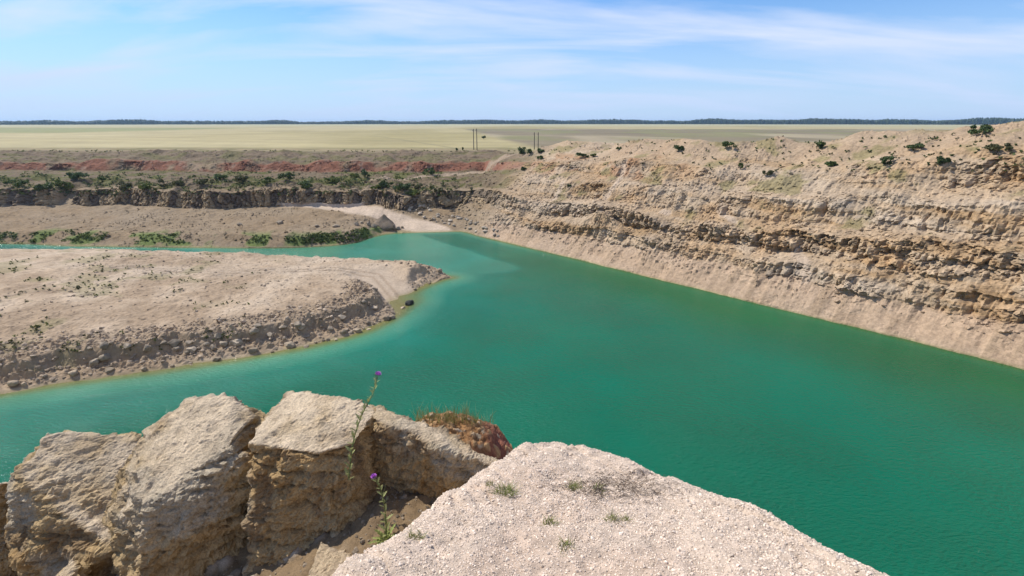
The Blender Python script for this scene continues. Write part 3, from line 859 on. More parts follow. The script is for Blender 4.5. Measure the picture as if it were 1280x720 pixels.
# ------------------------------------------------------------------ red earth heap behind the block
mx = np.arange(-1.5, 1.0, 0.014); my = np.arange(3.7, 6.4, 0.016)
MX, MY = np.meshgrid(mx, my, indexing='ij')
tp = at(557, 513, 35 - 3.2)
ca, sa_ = math.cos(-0.25), math.sin(-0.25)
U = (MX - tp[0] + 0.02) * ca - (MY - tp[1]) * sa_; Vv = (MX - tp[0]) * sa_ + (MY - tp[1]) * ca
rr = np.sqrt(np.abs(U / 0.90) ** 2.4 + np.abs(Vv / 0.72) ** 2.2) + 0.12 * fbm(MX, MY, 0 * MX, 0.5, 3, 701)
MZ = 35 - 3.29 - 0.75 * np.where(rr < 1, rr ** 2.0, 1 + (rr - 1) * 2.0)
MZ -= 0.10 * np.maximum(U, 0)
e1, e2, ec = worley(MX / 0.075, MY / 0.075, MZ / 0.075, 702)
g1, g2, gc = worley(MX / 0.045, MY / 0.045, MZ / 0.045, 703)
MZ += 0.035 * (ec - 0.4) * (1 - sstep(0.35, 0.8, e1)) * 1.6 + 0.02 * (gc - 0.5) + 0.06 * fbm(MX, MY, 0 * MX, 0.3, 4, 704)
MC = np.zeros(MX.shape + (3,)) + np.array([0.27, 0.145, 0.062])
MC = mixc(MC, (0.20, 0.075, 0.05), sstep(0.15, 0.6, U + 0.3 * fbm(MX, MY, 0 * MX, 0.4, 3, 705)))
MC = mixc(MC, (0.29, 0.18, 0.09), sstep(0.6, 0.9, ec))
MC = mixc(MC, (0.40, 0.31, 0.21), sstep(0.92, 0.97, gc))
MC *= (0.75 + 0.5 * ec)[..., None]
mv = np.stack([MX, MY, MZ], -1)
mF = grid_faces(len(mx), len(my))[:, ::-1]
keep = (rr.ravel()[mF] < 1.75).all(1)
mF = mF[keep]
used = np.unique(mF); remap = np.full(mv.reshape(-1, 3).shape[0], -1); remap[used] = np.arange(len(used))
mv_ = mv.reshape(-1, 3)[used]; mF2 = remap[mF]
o = mesh_np('earth_heap', mv_, mF2[:, ::-1], M_CLAY, MC.reshape(-1, 3)[used])
tag(o, 'heap of crumbly reddish brown earth just behind the wedge shaped block', 'earth heap')
BVH_M = BVHTree.FromPolygons([tuple(v) for v in mv_.tolist()], mF2.tolist())


# ------------------------------------------------------------------ small plants
def blades(base_pts, h_lo, h_hi, w, lean, seed, c_lo, c_hi, n_per, spread):
    g = np.random.default_rng(seed)
    V = []; F = []; Cc = []
    k = 0
    for (x, y, z) in base_pts:
        for _ in range(n_per):
            a = g.uniform(0, 6.283); rr = spread * math.sqrt(g.random())
            bx, by = x + rr * math.cos(a), y + rr * math.sin(a)
            h = g.uniform(h_lo, h_hi); la = g.uniform(0, 6.283); ln = lean * g.random() * h
            wa = g.uniform(0, 3.1416); ww = w * g.uniform(0.6, 1.3)
            dx, dy = math.cos(wa) * ww, math.sin(wa) * ww
            lx, ly = math.cos(la) * ln, math.sin(la) * ln
            pts = [(bx - dx, by - dy, z - 0.004), (bx + dx, by + dy, z - 0.004), (bx + lx * .4 + dx * .7, by + ly * .4 + dy * .7, z + h * .55), (bx + lx * .4 - dx * .7, by + ly * .4 - dy * .7, z + h * .55),
                   (bx + lx + dx * .1, by + ly + dy * .1, z + h), (bx + lx - dx * .1, by + ly - dy * .1, z + h)]
            V += pts
            F += [(k, k + 1, k + 2, k + 3), (k + 3, k + 2, k + 4, k + 5)]
            t = g.random()
            c = np.array(c_lo) * (1 - t) + np.array(c_hi) * t
            Cc += [c] * 6
            k += 6
    return np.array(V), np.array(F), np.array(Cc)


def tuft(px, py, size, n, lab, green=1.0):
    p = hit(px, py, [BVH_G])
    c = empty('weed_tuft', p)
    V, F, Cc = blades([(0, 0, 0)], size * 0.22, size * 0.65, 0.0018, 2.2, int(px * 7 + py), (0.14, 0.15 + 0.03 * green, 0.045), (0.30, 0.26 + 0.03 * green, 0.10), n, size * 0.75)
    V = np.concatenate([V]); o = mesh_np('weed_tuft', V, F, M_GRASS, Cc)
    bpy.data.objects.remove(c)
    o.location = p
    tag(o, lab, 'weed', 'weed tufts on the gravel')


tuft(632, 617, 0.075, 220, 'bright green weed tuft left of centre on the gravel hump', 1.3)
tuft(718, 611, 0.060, 120, 'olive weed tuft beside the dead twigs near the gravel crest', 0.9)
tuft(748, 612, 0.045, 80, 'thin weed tuft among the dead twigs near the gravel crest', 0.6)
tuft(688, 656, 0.050, 90, 'small olive weed tuft midway down the gravel, between two barer patches', 0.8)
tuft(764, 650, 0.050, 90, 'flat olive weed tuft below the dead twigs', 0.8)
tuft(784, 651, 0.038, 60, 'tiny weed tuft right next to the flat olive one', 0.8)
tuft(708, 684, 0.050, 90, 'yellowish weed tuft lowest on the gravel', 0.6)
tuft(612, 606, 0.035, 50, 'faint weed tuft at the gravel edge above the gully', 0.7)
tuft(520, 672, 0.050, 90, 'dry weed tuft beside the thistle rosette', 0.5)

# weeds standing on the earth heap and rim
pts = []
g = np.random.default_rng(71)
for px, py, n in ((515, 521, 4), (528, 521, 5), (545, 520, 5), (560, 520, 6), (575, 520, 5), (588, 520, 4), (600, 523, 3), (615, 530, 3)):
    for _ in range(n):
        h = hit(px + g.uniform(-8, 8), py + g.uniform(0, 9), [BVH_M])
        if h is not None:
            pts.append(tuple(h))
V, F, Cc = blades(pts, 0.06, 0.23, 0.0034, 0.6, 72, (0.16, 0.18, 0.045), (0.36, 0.30, 0.13), 12, 0.07)
o = mesh_np('grass', V, F, M_GRASS, Cc)
tag(o, 'thin green weeds growing along the top of the reddish earth heap', 'grass', kind='stuff')
# weeds on the gully floor and the rim to the left
pts = []
for _ in range(900):
    x, y = g.uniform(-7.5, -0.5), g.uniform(1.2, 4.9)
    if fbm(np.array([x]), np.array([y]), np.array([0.0]), 0.8, 3, 433)[0] < 0.12 or poly_sd(np.array([x]), np.array([y]), NOSE)[0] > -0.12:
        continue
    pts.append((x, y, float(height_lookup(np.array([x]), np.array([y]))[0])))
V, F, Cc = blades(pts, 0.03, 0.15, 0.0028, 1.0, 73, (0.15, 0.14, 0.05), (0.34, 0.27, 0.14), 8, 0.06)
o = mesh_np('dry_grass', V, F, M_GRASS, Cc)
tag(o, 'sparse dry grass in the gully and on the rocky rim', 'grass', kind='stuff')


def tube(path, r0, r1, sides=6):
    P = np.array(path, float); n = len(P)
    V = []; F = []
    for i in range(n):
        t = P[min(i + 1, n - 1)] - P[max(i - 1, 0)]; t /= np.linalg.norm(t) + 1e-9
        a = np.cross(t, [0.3, 0.9, 0.2]); a /= np.linalg.norm(a) + 1e-9; b_ = np.cross(t, a)
        r = r0 + (r1 - r0) * i / (n - 1)
        for k in range(sides):
            q_ = 2 * math.pi * k / sides
            V.append(P[i] + r * (math.cos(q_) * a + math.sin(q_) * b_))
    for i in range(n - 1):
        for k in range(sides):
            F.append((i * sides + k, i * sides + (k + 1) % sides, (i + 1) * sides + (k + 1) % sides, (i + 1) * sides + k))
    return np.array(V), np.array(F)


def join(parts):
    V = []; F = []; Cc = []; k = 0
    for v, f, c in parts:
        V.append(v); F.append(np.asarray(f) + k); k += len(v)
        Cc.append(np.broadcast_to(np.asarray(c, float), (len(v), 3)))
    return np.concatenate(V), np.concatenate(F), np.concatenate(Cc)


# dead twigs on the gravel
parts = []
g = np.random.default_rng(74)
for _ in range(420):
    px, py = 768 + g.normal(0, 36), 609 + g.normal(0, 9)
    h = hit(px, py, [BVH_G])
    if h is None: continue
    a = g.uniform(-0.9, 0.9) + (math.pi if g.random() < .5 else 0); L_ = g.uniform(0.02, 0.075)
    p = np.array(h); path = [p + np.array([0, 0, 0.003])]
    for q_ in range(4):
        a += g.uniform(-0.5, 0.5)
        nxt = path[-1] + np.array([math.cos(a), math.sin(a) * 0.6, 0]) * L_ / 4
        nxt[2] = float(height_lookup(nxt[:1], nxt[1:2])[0]) + 0.004 + g.uniform(0, 0.018)
        path.append(nxt)
    v, f = tube(path, 0.0015, 0.0007, 4)
    parts.append((v, f, (0.1, 0.08, 0.06)))
V, F, Cc = join(parts)
o = mesh_np('twig_litter', V, F, M_TWIG, Cc)
tag(o, 'dark dead twigs scattered flat on the gravel near its crest', 'twigs', kind='stuff')


# ------------------------------------------------------------------ thistles
def leaf_shape(L_, W_, lobes, curl, g):
    """spiny lobed leaf along +x"""
    V = []; F = []
    n = lobes * 2 + 1
    for i in range(n + 1):
        t = i / n
        w = W_ * math.sin(math.pi * min(1, t * 0.92 + 0.06)) ** 0.7 * (1.0 if i % 2 else 0.38) * (1 - 0.25 * t)
        if i == n: w = 0.0008
        z = curl * (t ** 1.6) * L_
        V += [(t * L_ + (0.12 * L_ / lobes if i % 2 else 0), w, z + w * 0.25 + g.uniform(-.1, .1) * w), (t * L_, 0, z), (t * L_ + (0.12 * L_ / lobes if i % 2 else 0), -w, z + w * 0.25)]
    for i in range(n):
        a = i * 3
        F += [(a, a + 1, a + 4, a + 3), (a + 1, a + 2, a + 5, a + 4)]
    return np.array(V), np.array(F)


def rot_leaf(V, az, pitch):
    x, y, z = V.T
    x, z = x * math.cos(pitch) - z * math.sin(pitch), x * math.sin(pitch) + z * math.cos(pitch)
    x, y = x * math.cos(az) - y * math.sin(az), x * math.sin(az) + y * math.cos(az)
    return np.stack([x, y, z], 1)


def flower_head(root, p, r, seed, direction):
    g = np.random.default_rng(seed)
    bm = bmesh.new(); bmesh.ops.create_icosphere(bm, subdivisions=2, radius=1)
    v = np.array([q_.co[:] for q_ in bm.verts]); bm.verts.index_update(); f = np.array([[w.index for w in q_.verts] for q_ in bm.faces]); bm.free()
    v = v * np.array([1, 1, 1.05]) * r * 0.72 * (1 + g.uniform(-0.1, 0.1, (len(v), 1)))
    V = [v]; F = [np.concatenate([f, f[:, 2:]], 1)]; k = len(v)
    for _ in range(60):        # spiny bracts
        d = g.normal(0, 1, 3); d[2] = min(d[2], 0.4); d /= np.linalg.norm(d)
        t = np.cross(d, [0, 0, 1]); t /= np.linalg.norm(t) + 1e-6
        V.append(np.array([d * r * .66 - t * r * .10, d * r * .66 + t * r * .10, d * r * 1.05 + np.array([0, 0, .12 * r]), d * r * 1.05]))
        F.append(np.array([[k, k + 1, k + 2, k + 3]])); k += 4
    V = np.concatenate(V); F = np.concatenate(F)
    head = mesh_np('flower_head', V, F, M_THISTLE, np.zeros((len(V), 3)) + np.array([0.10, 0.14, 0.055]), parent=root)
    head.location = p
    d = Vector(direction).normalized()
    head.rotation_mode = 'QUATERNION'
    head.rotation_quaternion = Vector((0, 0, 1)).rotation_difference(d)
    V = []; F = []; Cc = []; k = 0
    for _ in range(240):       # florets
        a = g.uniform(0, 6.283); tl = math.sqrt(g.random()) * 1.15
        d_ = np.array([math.sin(tl) * math.cos(a), math.sin(tl) * math.sin(a), math.cos(tl)])
        t = np.array([-math.sin(a), math.cos(a), 0]) * r * 0.055
        b0 = np.array([0, 0, r * .25]) + d_ * r * 0.35; e = np.array([0, 0, r * .25]) + d_ * r * g.uniform(1.0, 1.3)
        V += [b0 - t, b0 + t, e + t, e - t]; F.append((k, k + 1, k + 2, k + 3)); k += 4
        c = np.array([0.50, 0.17, 0.56]) * g.uniform(0.75, 1.35)
        Cc += [c] * 4
    mesh_np('floret', np.array(V), np.array(F), M_THISTLE, np.array(Cc), parent=head)


def thistle(base, stem_pts, r_head, seed, lab, rosette, n_leaf, buds=()):
    root = empty('thistle', base)
    tag(root, lab, 'thistle', 'purple thistles at the quarry edge')
    g = np.random.default_rng(seed)
    P = np.array(stem_pts) - np.array(base)
    v, f = tube(catmull([tuple(p) for p in P], 6), 0.0045, 0.0022, 6)
    mesh_np('stem', v, f, M_THISTLE, np.zeros((len(v), 3)) + np.array([0.13, 0.16, 0.06]), parent=root, smooth=True)
    total = catmull([tuple(p) for p in P], 12)
    for i in range(n_leaf):
        t = (i + 0.5) / n_leaf * 0.93
        p = total[int(t * (len(total) - 1))]
        L_ = (0.066 - 0.032 * t) * g.uniform(0.8, 1.2)
        v, f = leaf_shape(L_, L_ * 0.27, 4, -0.15, g)
        v = rot_leaf(v, i * 2.4 + g.uniform(-.4, .4), 0.95 + g.uniform(-.3, .3)) + p
        mesh_np('leaf', v, f, M_THISTLE, np.zeros((len(v), 3)) + np.array([0.27, 0.28, 0.11]) * g.uniform(0.8, 1.3), parent=root)
    for i in range(rosette):
        L_ = g.uniform(0.06, 0.125)
        v, f = leaf_shape(L_, L_ * 0.17, 5, -0.3, g)
        v = rot_leaf(v, i * 2.4 + g.uniform(-.4, .4), g.uniform(0.25, 1.25)) + np.array([0, 0, 0.006])
        mesh_np('leaf', v, f, M_THISTLE, np.zeros((len(v), 3)) + np.array([0.22, 0.25, 0.075]) * g.uniform(0.8, 1.4), parent=root)
    flower_head(root, tuple(P[-1]), r_head, seed + 1, P[-1] - P[-2])
    for (t, off) in buds:
        p = total[int(t * (len(total) - 1))]
        e = p + np.array(off)
        v, f = tube([p, (p + e) / 2 + np.array([0, 0, -.004]), e], 0.0018, 0.0012, 5)
        mesh_np('bud_stalk', v, f, M_THISTLE, np.zeros((len(v), 3)) + np.array([0.13, 0.16, 0.06]), parent=root)
        gb = np.random.default_rng(seed + 9)
        vv = ICO_V * np.array([1, 1, 1.35]) * r_head * 0.55
        parts = [(vv, np.concatenate([ICO_F, ICO_F[:, 2:]], 1), (0.12, 0.15, 0.06))]
        V, F, Cc = join(parts)
        bo = mesh_np('bud', V, F, M_THISTLE, Cc, parent=root); bo.location = tuple(e)


def at_depth(px, py, Yw):
    d = ray(px, py); return CAM + d * (Yw / d[1])


# thistle with the rosette on the gravel edge
b0 = hit(483, 676, [BVH_G])
b0 = np.array(b0)
Yb = b0[1]
thistle(tuple(b0), [tuple(b0), at_depth(482, 645, Yb + 0.0), at_depth(477, 615, Yb - 0.02), at_depth(468, 597, Yb - 0.05)], 0.019, 81,
        'thistle with a green leafy rosette at the gravel edge, one purple head leaning left', 26, 26,
        buds=((0.62, (0.028, 0.0, 0.085)), (0.5, (0.03, 0.01, 0.05))))
# tall thistle standing on the bulky block
zb = 35 - 2.35
b1 = at_depth(436, 600, 2.95)
thistle(tuple(b1), [tuple(b1), at_depth(441, 555, 3.0), at_depth(452, 520, 3.03), at_depth(466, 492, 3.04), at_depth(472, 470, 3.05)], 0.023, 85,
        'tall thistle in front of the ochre block, purple head against the water', 0, 44,
        buds=((0.8, (0.02, 0.0, 0.05)), (0.7, (0.03, 0.01, 0.03))))
# ------------------------------------------------------------------ boulders on the shores
def boulder_mesh(seed, r, tone):
    bm = bmesh.new(); bmesh.ops.create_icosphere(bm, subdivisions=3, radius=1)
    v = np.array([q_.co[:] for q_ in bm.verts]); bm.verts.index_update(); f = np.array([[w.index for w in q_.verts] for q_ in bm.faces]); bm.free()
    g = np.random.default_rng(seed)
    # cut by random planes for flat broken faces
    for _ in range(11):
        n = g.normal(0, 1, 3); n /= np.linalg.norm(n); c = g.uniform(0.55, 0.85)
        d = v @ n - c
        v = v - np.where(d > 0, d, 0)[:, None] * n[None]
    v = v * np.array([g.uniform(.9, 1.4), g.uniform(.8, 1.1), g.uniform(.6, .95)])
    v = v * (1 + 0.06 * fbm(v[:, 0], v[:, 1], v[:, 2], 0.35, 3, seed))[:, None] * r
    c = np.zeros((len(v), 3)) + np.array(tone) * g.uniform(0.85, 1.15)
    return v, f, c


def boulder(p, r, seed, tone, lab, group=None, cat='boulder', sink=0.3, scale=None):
    v, f, c = boulder_mesh(seed, r, tone)
    if scale is not None: v = v * np.array(scale)
    o = mesh_np('boulder', v, f, M_BOULDER, c)
    o.location = (p[0], p[1], p[2] + r * (0.6 - sink))
    o.rotation_euler = (0, 0, seed * 1.7)
    return tag(o, lab, cat, group)


p = hit(512, 378, [BVH_S])
p = at(512, 380, 0.0)
boulder((p[0], p[1], 0.0), 0.95, 801, (0.055, 0.055, 0.05), 'dark round boulder standing in the water off the spit')
shore_b = [(505, 388), (499, 393), (495, 397), (489, 399), (482, 402), (475, 406), (468, 409), (461, 412), (455, 414), (449, 417), (441, 419), (432, 421), (420, 425), (408, 427), (395, 431), (381, 434),
           (360, 438), (340, 441), (318, 445), (290, 449), (270, 452), (240, 457), (215, 461), (180, 465), (140, 470), (95, 476), (60, 481), (20, 489), (552, 349), (545, 352), (536, 355), (528, 359), (520, 364)]
g = np.random.default_rng(88)
for i, (px, py) in enumerate(shore_b):
    p = at(px + g.uniform(-2, 2), py - g.uniform(0, 4), 0.0)
    z = ground_z(p[0], p[1], BVH_S)
    if z is None: continue
    boulder((p[0], p[1], max(z, -0.2)), 0.25 + 0.7 * g.random() ** 2.2, 810 + i, np.array((0.34, 0.27, 0.19)) * g.uniform(0.7, 1.2), 'rough brown boulder along the near waterline of the spit', 'boulders along the spit shore')
for i in range(34):
    px = g.uniform(60, 520); py = np.interp(px, [0, 300, 438, 500, 520], [462, 425, 394, 374, 350]) + g.uniform(-14, 12)
    h = hit(px, py, [BVH_S])
    if h is None or h.z < 0.2: continue
    boulder(h, g.uniform(0.3, 0.8), 860 + i, np.array((0.34, 0.28, 0.21)) * g.uniform(0.7, 1.2), 'loose rock lying on the rubbly near bank of the spit', 'rocks on the spit bank', 'rock')
# loose stones too many to count, on the spit and at the foot of the wall
g = np.random.default_rng(89)
fl = sv.reshape(-1, 3); wt = ((sd.ravel() > 0.4) & (fl[:, 0] > -100)) * (0.05 + nb.ravel() * 1.6 + 0.2 * sstep(0.2, 0.6, pv.ravel())) * (1 - 0.9 * ramp_m.ravel())
idx = g.choice(len(fl), 2600, p=wt / wt.sum())
rad = 0.10 + 0.32 * g.random(len(idx)) ** 3
V, F = stones_mesh(fl[idx] + np.array([0, 0, 0.02]), rad, 90)
cc_ = np.array([0.33, 0.26, 0.19])[None] * g.uniform(0.6, 1.3, (len(idx), 1))
tag(mesh_np('spit_rubble', V, F, M_BOULDER, np.repeat(cc_, 12, 0)), 'small loose stones littering the spit and its banks', 'rubble', kind='stuff')
fl = verts.reshape(-1, 3)
wt = ((TR > 2.6) & (TR < 10)) * inwall * (1 - haul) * (0.15 + sstep(-0.1, 0.5, fbm(X, Y, ZZ, 5, 3, 96))) * (steep < 1.4) * (fl[:, 0].reshape(X.shape) > -140)
wt = wt.ravel(); idx = g.choice(len(fl), 6000, p=wt / wt.sum())
rad = 0.14 + 0.45 * g.random(len(idx)) ** 3.5
V, F = stones_mesh(fl[idx], rad, 91)
cc_ = C.reshape(-1, 3)[idx] * g.uniform(0.75, 1.3, (len(idx), 1))
tag(mesh_np('talus_rubble', V, F, M_BOULDER, np.repeat(cc_, 12, 0)), 'loose broken stones lying on the ledges and foot slopes of the quarry wall', 'rubble', kind='stuff')
# pyramid of spoil beside the haul road
h = hit(481, 281, [BVH_W])
v, f, c = boulder_mesh(903, 3.4, (0.20, 0.155, 0.11))
v[:, 2] = np.where(v[:, 2] > 0, v[:, 2] * (1.25 - 0.0 * v[:, 2]), v[:, 2])
tz = np.clip(v[:, 2] / 3.2, 0, 1); v[:, :2] *= (1 - 0.72 * tz)[:, None] * 1.15
o = mesh_np('boulder', v, f, M_BOULDER, c); o.location = (h.x, h.y, h.z + 0.4)
tag(o, 'large dark pyramid shaped boulder between the haul road and the water', 'boulder')
for i, (px, py, r) in enumerate(((461, 281, .9), (468, 284, 1.0), (490, 284, 1.1), (497, 286, .8), (452, 279, .8), (446, 282, 1.0), (503, 285, .6), (420, 284, 1.0), (396, 283, .8), (350, 280, 1.1), (300, 281, .9))):
    h = hit(px, py, [BVH_W])
    if h is not None:
        boulder(h, r, 910 + i, (0.27, 0.22, 0.16), 'brown rock in the low rubble between the haul road and the far water', 'rocks below the haul road', 'rock')
# fallen blocks under the columns and the corner of the wall
for i in range(46):
    px = g.uniform(505, 628); py = np.interp(px, [505, 560, 628], [268, 276, 290]) + g.uniform(-8, 8)
    if px < 545: py -= 5
    h = hit(px, py, [BVH_W])
    if h is not None and h.z > 0.3:
        boulder(h, g.uniform(0.35, 0.95), 940 + i, np.array((0.38, 0.32, 0.245)) * g.uniform(0.7, 1.15), 'pale fallen block in the talus at the corner of the quarry', 'fallen blocks at the quarry corner', 'rock')


# ------------------------------------------------------------------ shrubs and trees on the benches and the rim
def crown_mesh(seed, w, h, n, leaf, c_dark, c_light, blobs=7, trunk=0.0):
    g = np.random.default_rng(seed)
    V = []; F = []; Cc = []
    bl = []
    for _ in range(blobs):
        a = g.uniform(0, 6.283); r = w * 0.44 * math.sqrt(g.random())
        bl.append((r * math.cos(a), r * math.sin(a), trunk + (h - trunk) * g.uniform(0.15, 0.78), g.uniform(0.09, 0.26) * w, g.uniform(0.7, 1.3)))
    k = 0
    P = np.zeros((n, 3)); tone = np.zeros(n)
    for i in range(n):
        b_ = bl[g.integers(len(bl))]
        d = g.normal(0, 1, 3); d /= np.linalg.norm(d); rr = b_[3] * g.random() ** 0.4
        P[i] = np.array([b_[0], b_[1], b_[2]]) + d * rr * np.array([1, 1, 0.85 * h / w + .15]); tone[i] = b_[4]
    P[:, 2] = np.maximum(P[:, 2], 0.02)
    a = g.normal(0, 1, (n, 3)); a /= np.linalg.norm(a, axis=1)[:, None]
    b_ = np.cross(a, g.normal(0, 1, (n, 3))); b_ /= np.linalg.norm(b_, axis=1)[:, None]
    s = leaf * g.uniform(0.6, 1.4, (n, 1))
    V = np.stack([P - a * s, P + b_ * s * .55, P + a * s, P - b_ * s * .55], 1).reshape(-1, 3)
    F = np.arange(n * 4).reshape(-1, 4)
    t = np.clip(g.random(n) * tone, 0, 1)[:, None]
    c = np.array(c_dark) * (1 - t) + np.array(c_light) * t
    return V, F, np.repeat(c, 4, 0)


GREENS = {'dark': ((0.045, 0.07, 0.025), (0.11, 0.15, 0.05)), 'mid': ((0.06, 0.095, 0.026), (0.13, 0.17, 0.05)), 'yel': ((0.09, 0.12, 0.03), (0.18, 0.20, 0.05)), 'oliv': ((0.07, 0.075, 0.03), (0.14, 0.135, 0.06))}


def shrub(px, py, wpx, hpx, kind, lab, name='shrub', group=None, n=700):
    hp = hit(px, py, [BVH_W])
    if hp is None: return
    dep = (hp - Vector(CAM)).length
    w, h = wpx * dep / FPX, hpx * dep / FPX
    lf = max(0.16, 0.05 * w + 0.10)
    cd, cl = GREENS[kind]
    sd_ = int(px * 13 + py * 7)
    root = empty(name, hp)
    tag(root, lab, 'tree' if name == 'tree' else 'shrub', group)
    tk = 0.25 * h if name == 'tree' else 0.0
    V, F, Cc = crown_mesh(sd_, w * 1.15, h, n, lf, cd, cl, 8 if name == 'shrub' else 10, tk)
    mesh_np('crown' if name == 'tree' else 'foliage', V, F, M_FOLIAGE, Cc, parent=root)
    v, f = tube([(0, 0, -0.15), (0.03 * w, 0.02, h * 0.3), (-0.02 * w, 0, h * 0.62)], max(0.05, 0.03 * h), 0.02, 6)
    parts = [(v, f, (0.1, 0.08, 0.06))]
    g = np.random.default_rng(sd_ + 1)
    for _ in range(4):
        a = g.uniform(0, 6.28)
        v, f = tube([(0, 0, h * 0.2), (w * .15 * math.cos(a), w * .15 * math.sin(a), h * .4), (w * .28 * math.cos(a), w * .28 * math.sin(a), h * .6)], max(0.03, 0.015 * h), 0.01, 5)
        parts.append((v, f, (0.1, 0.08, 0.06)))
    V, F, Cc = join(parts)
    mesh_np('trunk' if name == 'tree' else 'branch', V, F, M_BARK, Cc, parent=root)


shrub(457, 222, 11, 10, 'dark', 'dark round shrub at the end of the red clay bank')
shrub(445, 222, 12, 6, 'yel', 'bright yellow green shrub beside the dark round one')
shrub(535, 219, 13, 10, 'mid', 'fresh green shrub alone on the track under the red clay bank')
shrub(482, 234, 17, 10, 'dark', 'wide dark shrub on the bench above the rock columns')
shrub(503, 238, 20, 10, 'dark', 'largest dark shrub on the bench, just above the rock columns')
shrub(523, 236, 12, 7, 'oliv', 'olive shrub on the bench right of the largest dark shrub')
shrub(470, 236, 10, 6, 'yel', 'light green shrub on the bench left of the wide dark shrub')
shrub(515, 243, 14, 5, 'yel', 'low yellow green shrub at the lip of the rock columns')
shrub(548, 240, 10, 7, 'oliv', 'olive shrub on the bench near the wall corner')
shrub(590, 240, 9, 5, 'oliv', 'small olive shrub in the corner where the walls meet')
shrub(653, 194, 11, 10, 'dark', 'biggest dark shrub on the rim by the paired poles')
shrub(662, 192, 8, 6, 'mid', 'mid green shrub on the rim next to the biggest dark one')
shrub(676, 191, 9, 5, 'dark', 'flat dark shrub on the rim at the foot of the pale heap')
shrub(675, 199, 8, 5, 'mid', 'small green shrub on the wall edge below the flat dark one')
shrub(655, 213, 6, 5, 'dark', 'tiny dark shrub on the orange slope of the wall')
shrub(729, 197, 12, 6, 'dark', 'dark spreading shrub at the foot of the pale spoil heap')
shrub(742, 196, 9, 4, 'yel', 'yellowish shrub touching the dark spreading shrub')
shrub(711, 233, 4, 3, 'dark', 'tiny dark bush stuck halfway up the pale wall')
shrub(758, 171, 6, 4, 'dark', 'small bush on top of the first spoil heap')
shrub(767, 177, 6, 5, 'dark', 'dark bush in the dip between the spoil heaps')
shrub(775, 175, 6, 10, 'mid', 'slender young tree in the dip between the spoil heaps', 'tree')
shrub(773, 187, 6, 4, 'mid', 'small green bush below the slender young tree')
shrub(801, 169, 9, 4, 'oliv', 'olive bush on the crest between the two crest shrubs and the young tree')
shrub(823, 172, 6, 6, 'mid', 'upright green shrub on the heap crest')
shrub(833, 172, 10, 6, 'mid', 'broad green shrub on the heap crest beside the upright one')
# beyond the middle of the picture the benches and rim carry more of the same
g = np.random.default_rng(131)
for i in range(16):
    px = 20 + i * 26 + g.uniform(-9, 9); py = g.uniform(221, 240)
    shrub(px, py, g.uniform(8, 19), g.uniform(5, 10), ('dark', 'mid', 'oliv', 'yel')[g.integers(4)], 'shrub on the grassy far bench towards the left end', group='shrubs on the far bench')
for i in range(11):
    px = 862 + i * 38 + g.uniform(-22, 22); py = g.uniform(172, 225) - (i * 1.5)
    shrub(px, py, g.uniform(5, 17), g.uniform(4, 9), ('dark', 'mid', 'oliv')[g.integers(3)], 'shrub on the upper right quarry wall', group='shrubs on the upper right wall')
# low growth that reads as one mass
pts = []; parts = []
for i in range(900):
    px = g.uniform(-20, 575); py = g.uniform(216, 246)
    h = hit(px, py, [BVH_W])
    if h is None: continue
    if fbm(np.array([h.x]), np.array([h.y * 1.4]), np.array([0.0]), 7.0, 4, 73)[0] < -0.15: continue
    kd = ('yel', 'oliv', 'mid', 'dark')[g.integers(4)]
    w = g.uniform(0.8, 2.9)
    V, F, Cc = crown_mesh(2000 + i, w, w * 0.5, 26, 0.26, *GREENS[kd], blobs=3)
    parts.append((V + np.array(h), F, Cc))
for i in range(700):
    px = g.uniform(380, 462) if i < 200 else g.uniform(-20, 400); py = g.uniform(286, 304)
    h = hit(px, py, [BVH_W])
    if h is None or h.z < 0.05 or h.z > 2.6: continue
    if i >= 200 and fbm(np.array([h.x]), np.array([h.y]), np.array([0.0]), 5, 3, 83)[0] < -0.1: continue
    w = g.uniform(0.8, 2.0)
    V, F, Cc = crown_mesh(2600 + i, w, w * 0.5, 26, 0.24, *GREENS[('mid', 'dark', 'yel')[g.integers(3)]], blobs=3)
    parts.append((V + np.array(h), F, Cc))
for i in range(900):
    h = hit(g.uniform(-10, 330), g.uniform(318, 440), [BVH_S])
    if h is None or h.z < 1.5 or fbm(np.array([h.x]), np.array([h.y]), np.array([0.0]), 5, 4, 222)[0] < 0.25: continue
    w = g.uniform(0.3, 1.0)
    V, F, Cc = crown_mesh(5000 + i, w, w * 0.6, 22, 0.13, *GREENS[('oliv', 'yel')[g.integers(2)]], blobs=3)
    parts.append((V + np.array(h), F, Cc))
for i in range(260):
    px = g.uniform(640, 1280); py = g.uniform(168, 215)
    h = hit(px, py, [BVH_W])
    if h is None: continue
    w = g.uniform(0.5, 1.3)
    V, F, Cc = crown_mesh(3000 + i, w, w * 0.5, 18, 0.2, *GREENS[('oliv', 'mid')[g.integers(2)]], blobs=2)
    parts.append((V + np.array(h), F, Cc))
V, F, Cc = join(parts)
o = mesh_np('undergrowth', V, F, M_FOLIAGE, Cc)
tag(o, 'low patchy green weeds covering the benches and the far waterside', 'undergrowth', kind='stuff')

# field margin scrub and far wood
parts = []
for i in range(170):
    px = g.uniform(-60, 720); d = ray(px, 189.3 + g.uniform(-0.4, 1.0)); p = CAM + d * (-14.9 / d[2])
    w = g.uniform(0.8, 2.4)
    V, F, Cc = crown_mesh(3400 + i, w, w * 0.45, 18, 0.28, *GREENS[('oliv', 'yel')[g.integers(2)]], blobs=3)
    parts.append((V + p, F, Cc))
V, F, Cc = join(parts)
o = mesh_np('margin_weeds', V, F, M_FOLIAGE, Cc)
tag(o, 'olive weeds along the margin between the wheat and the quarry', 'weeds', kind='stuff')

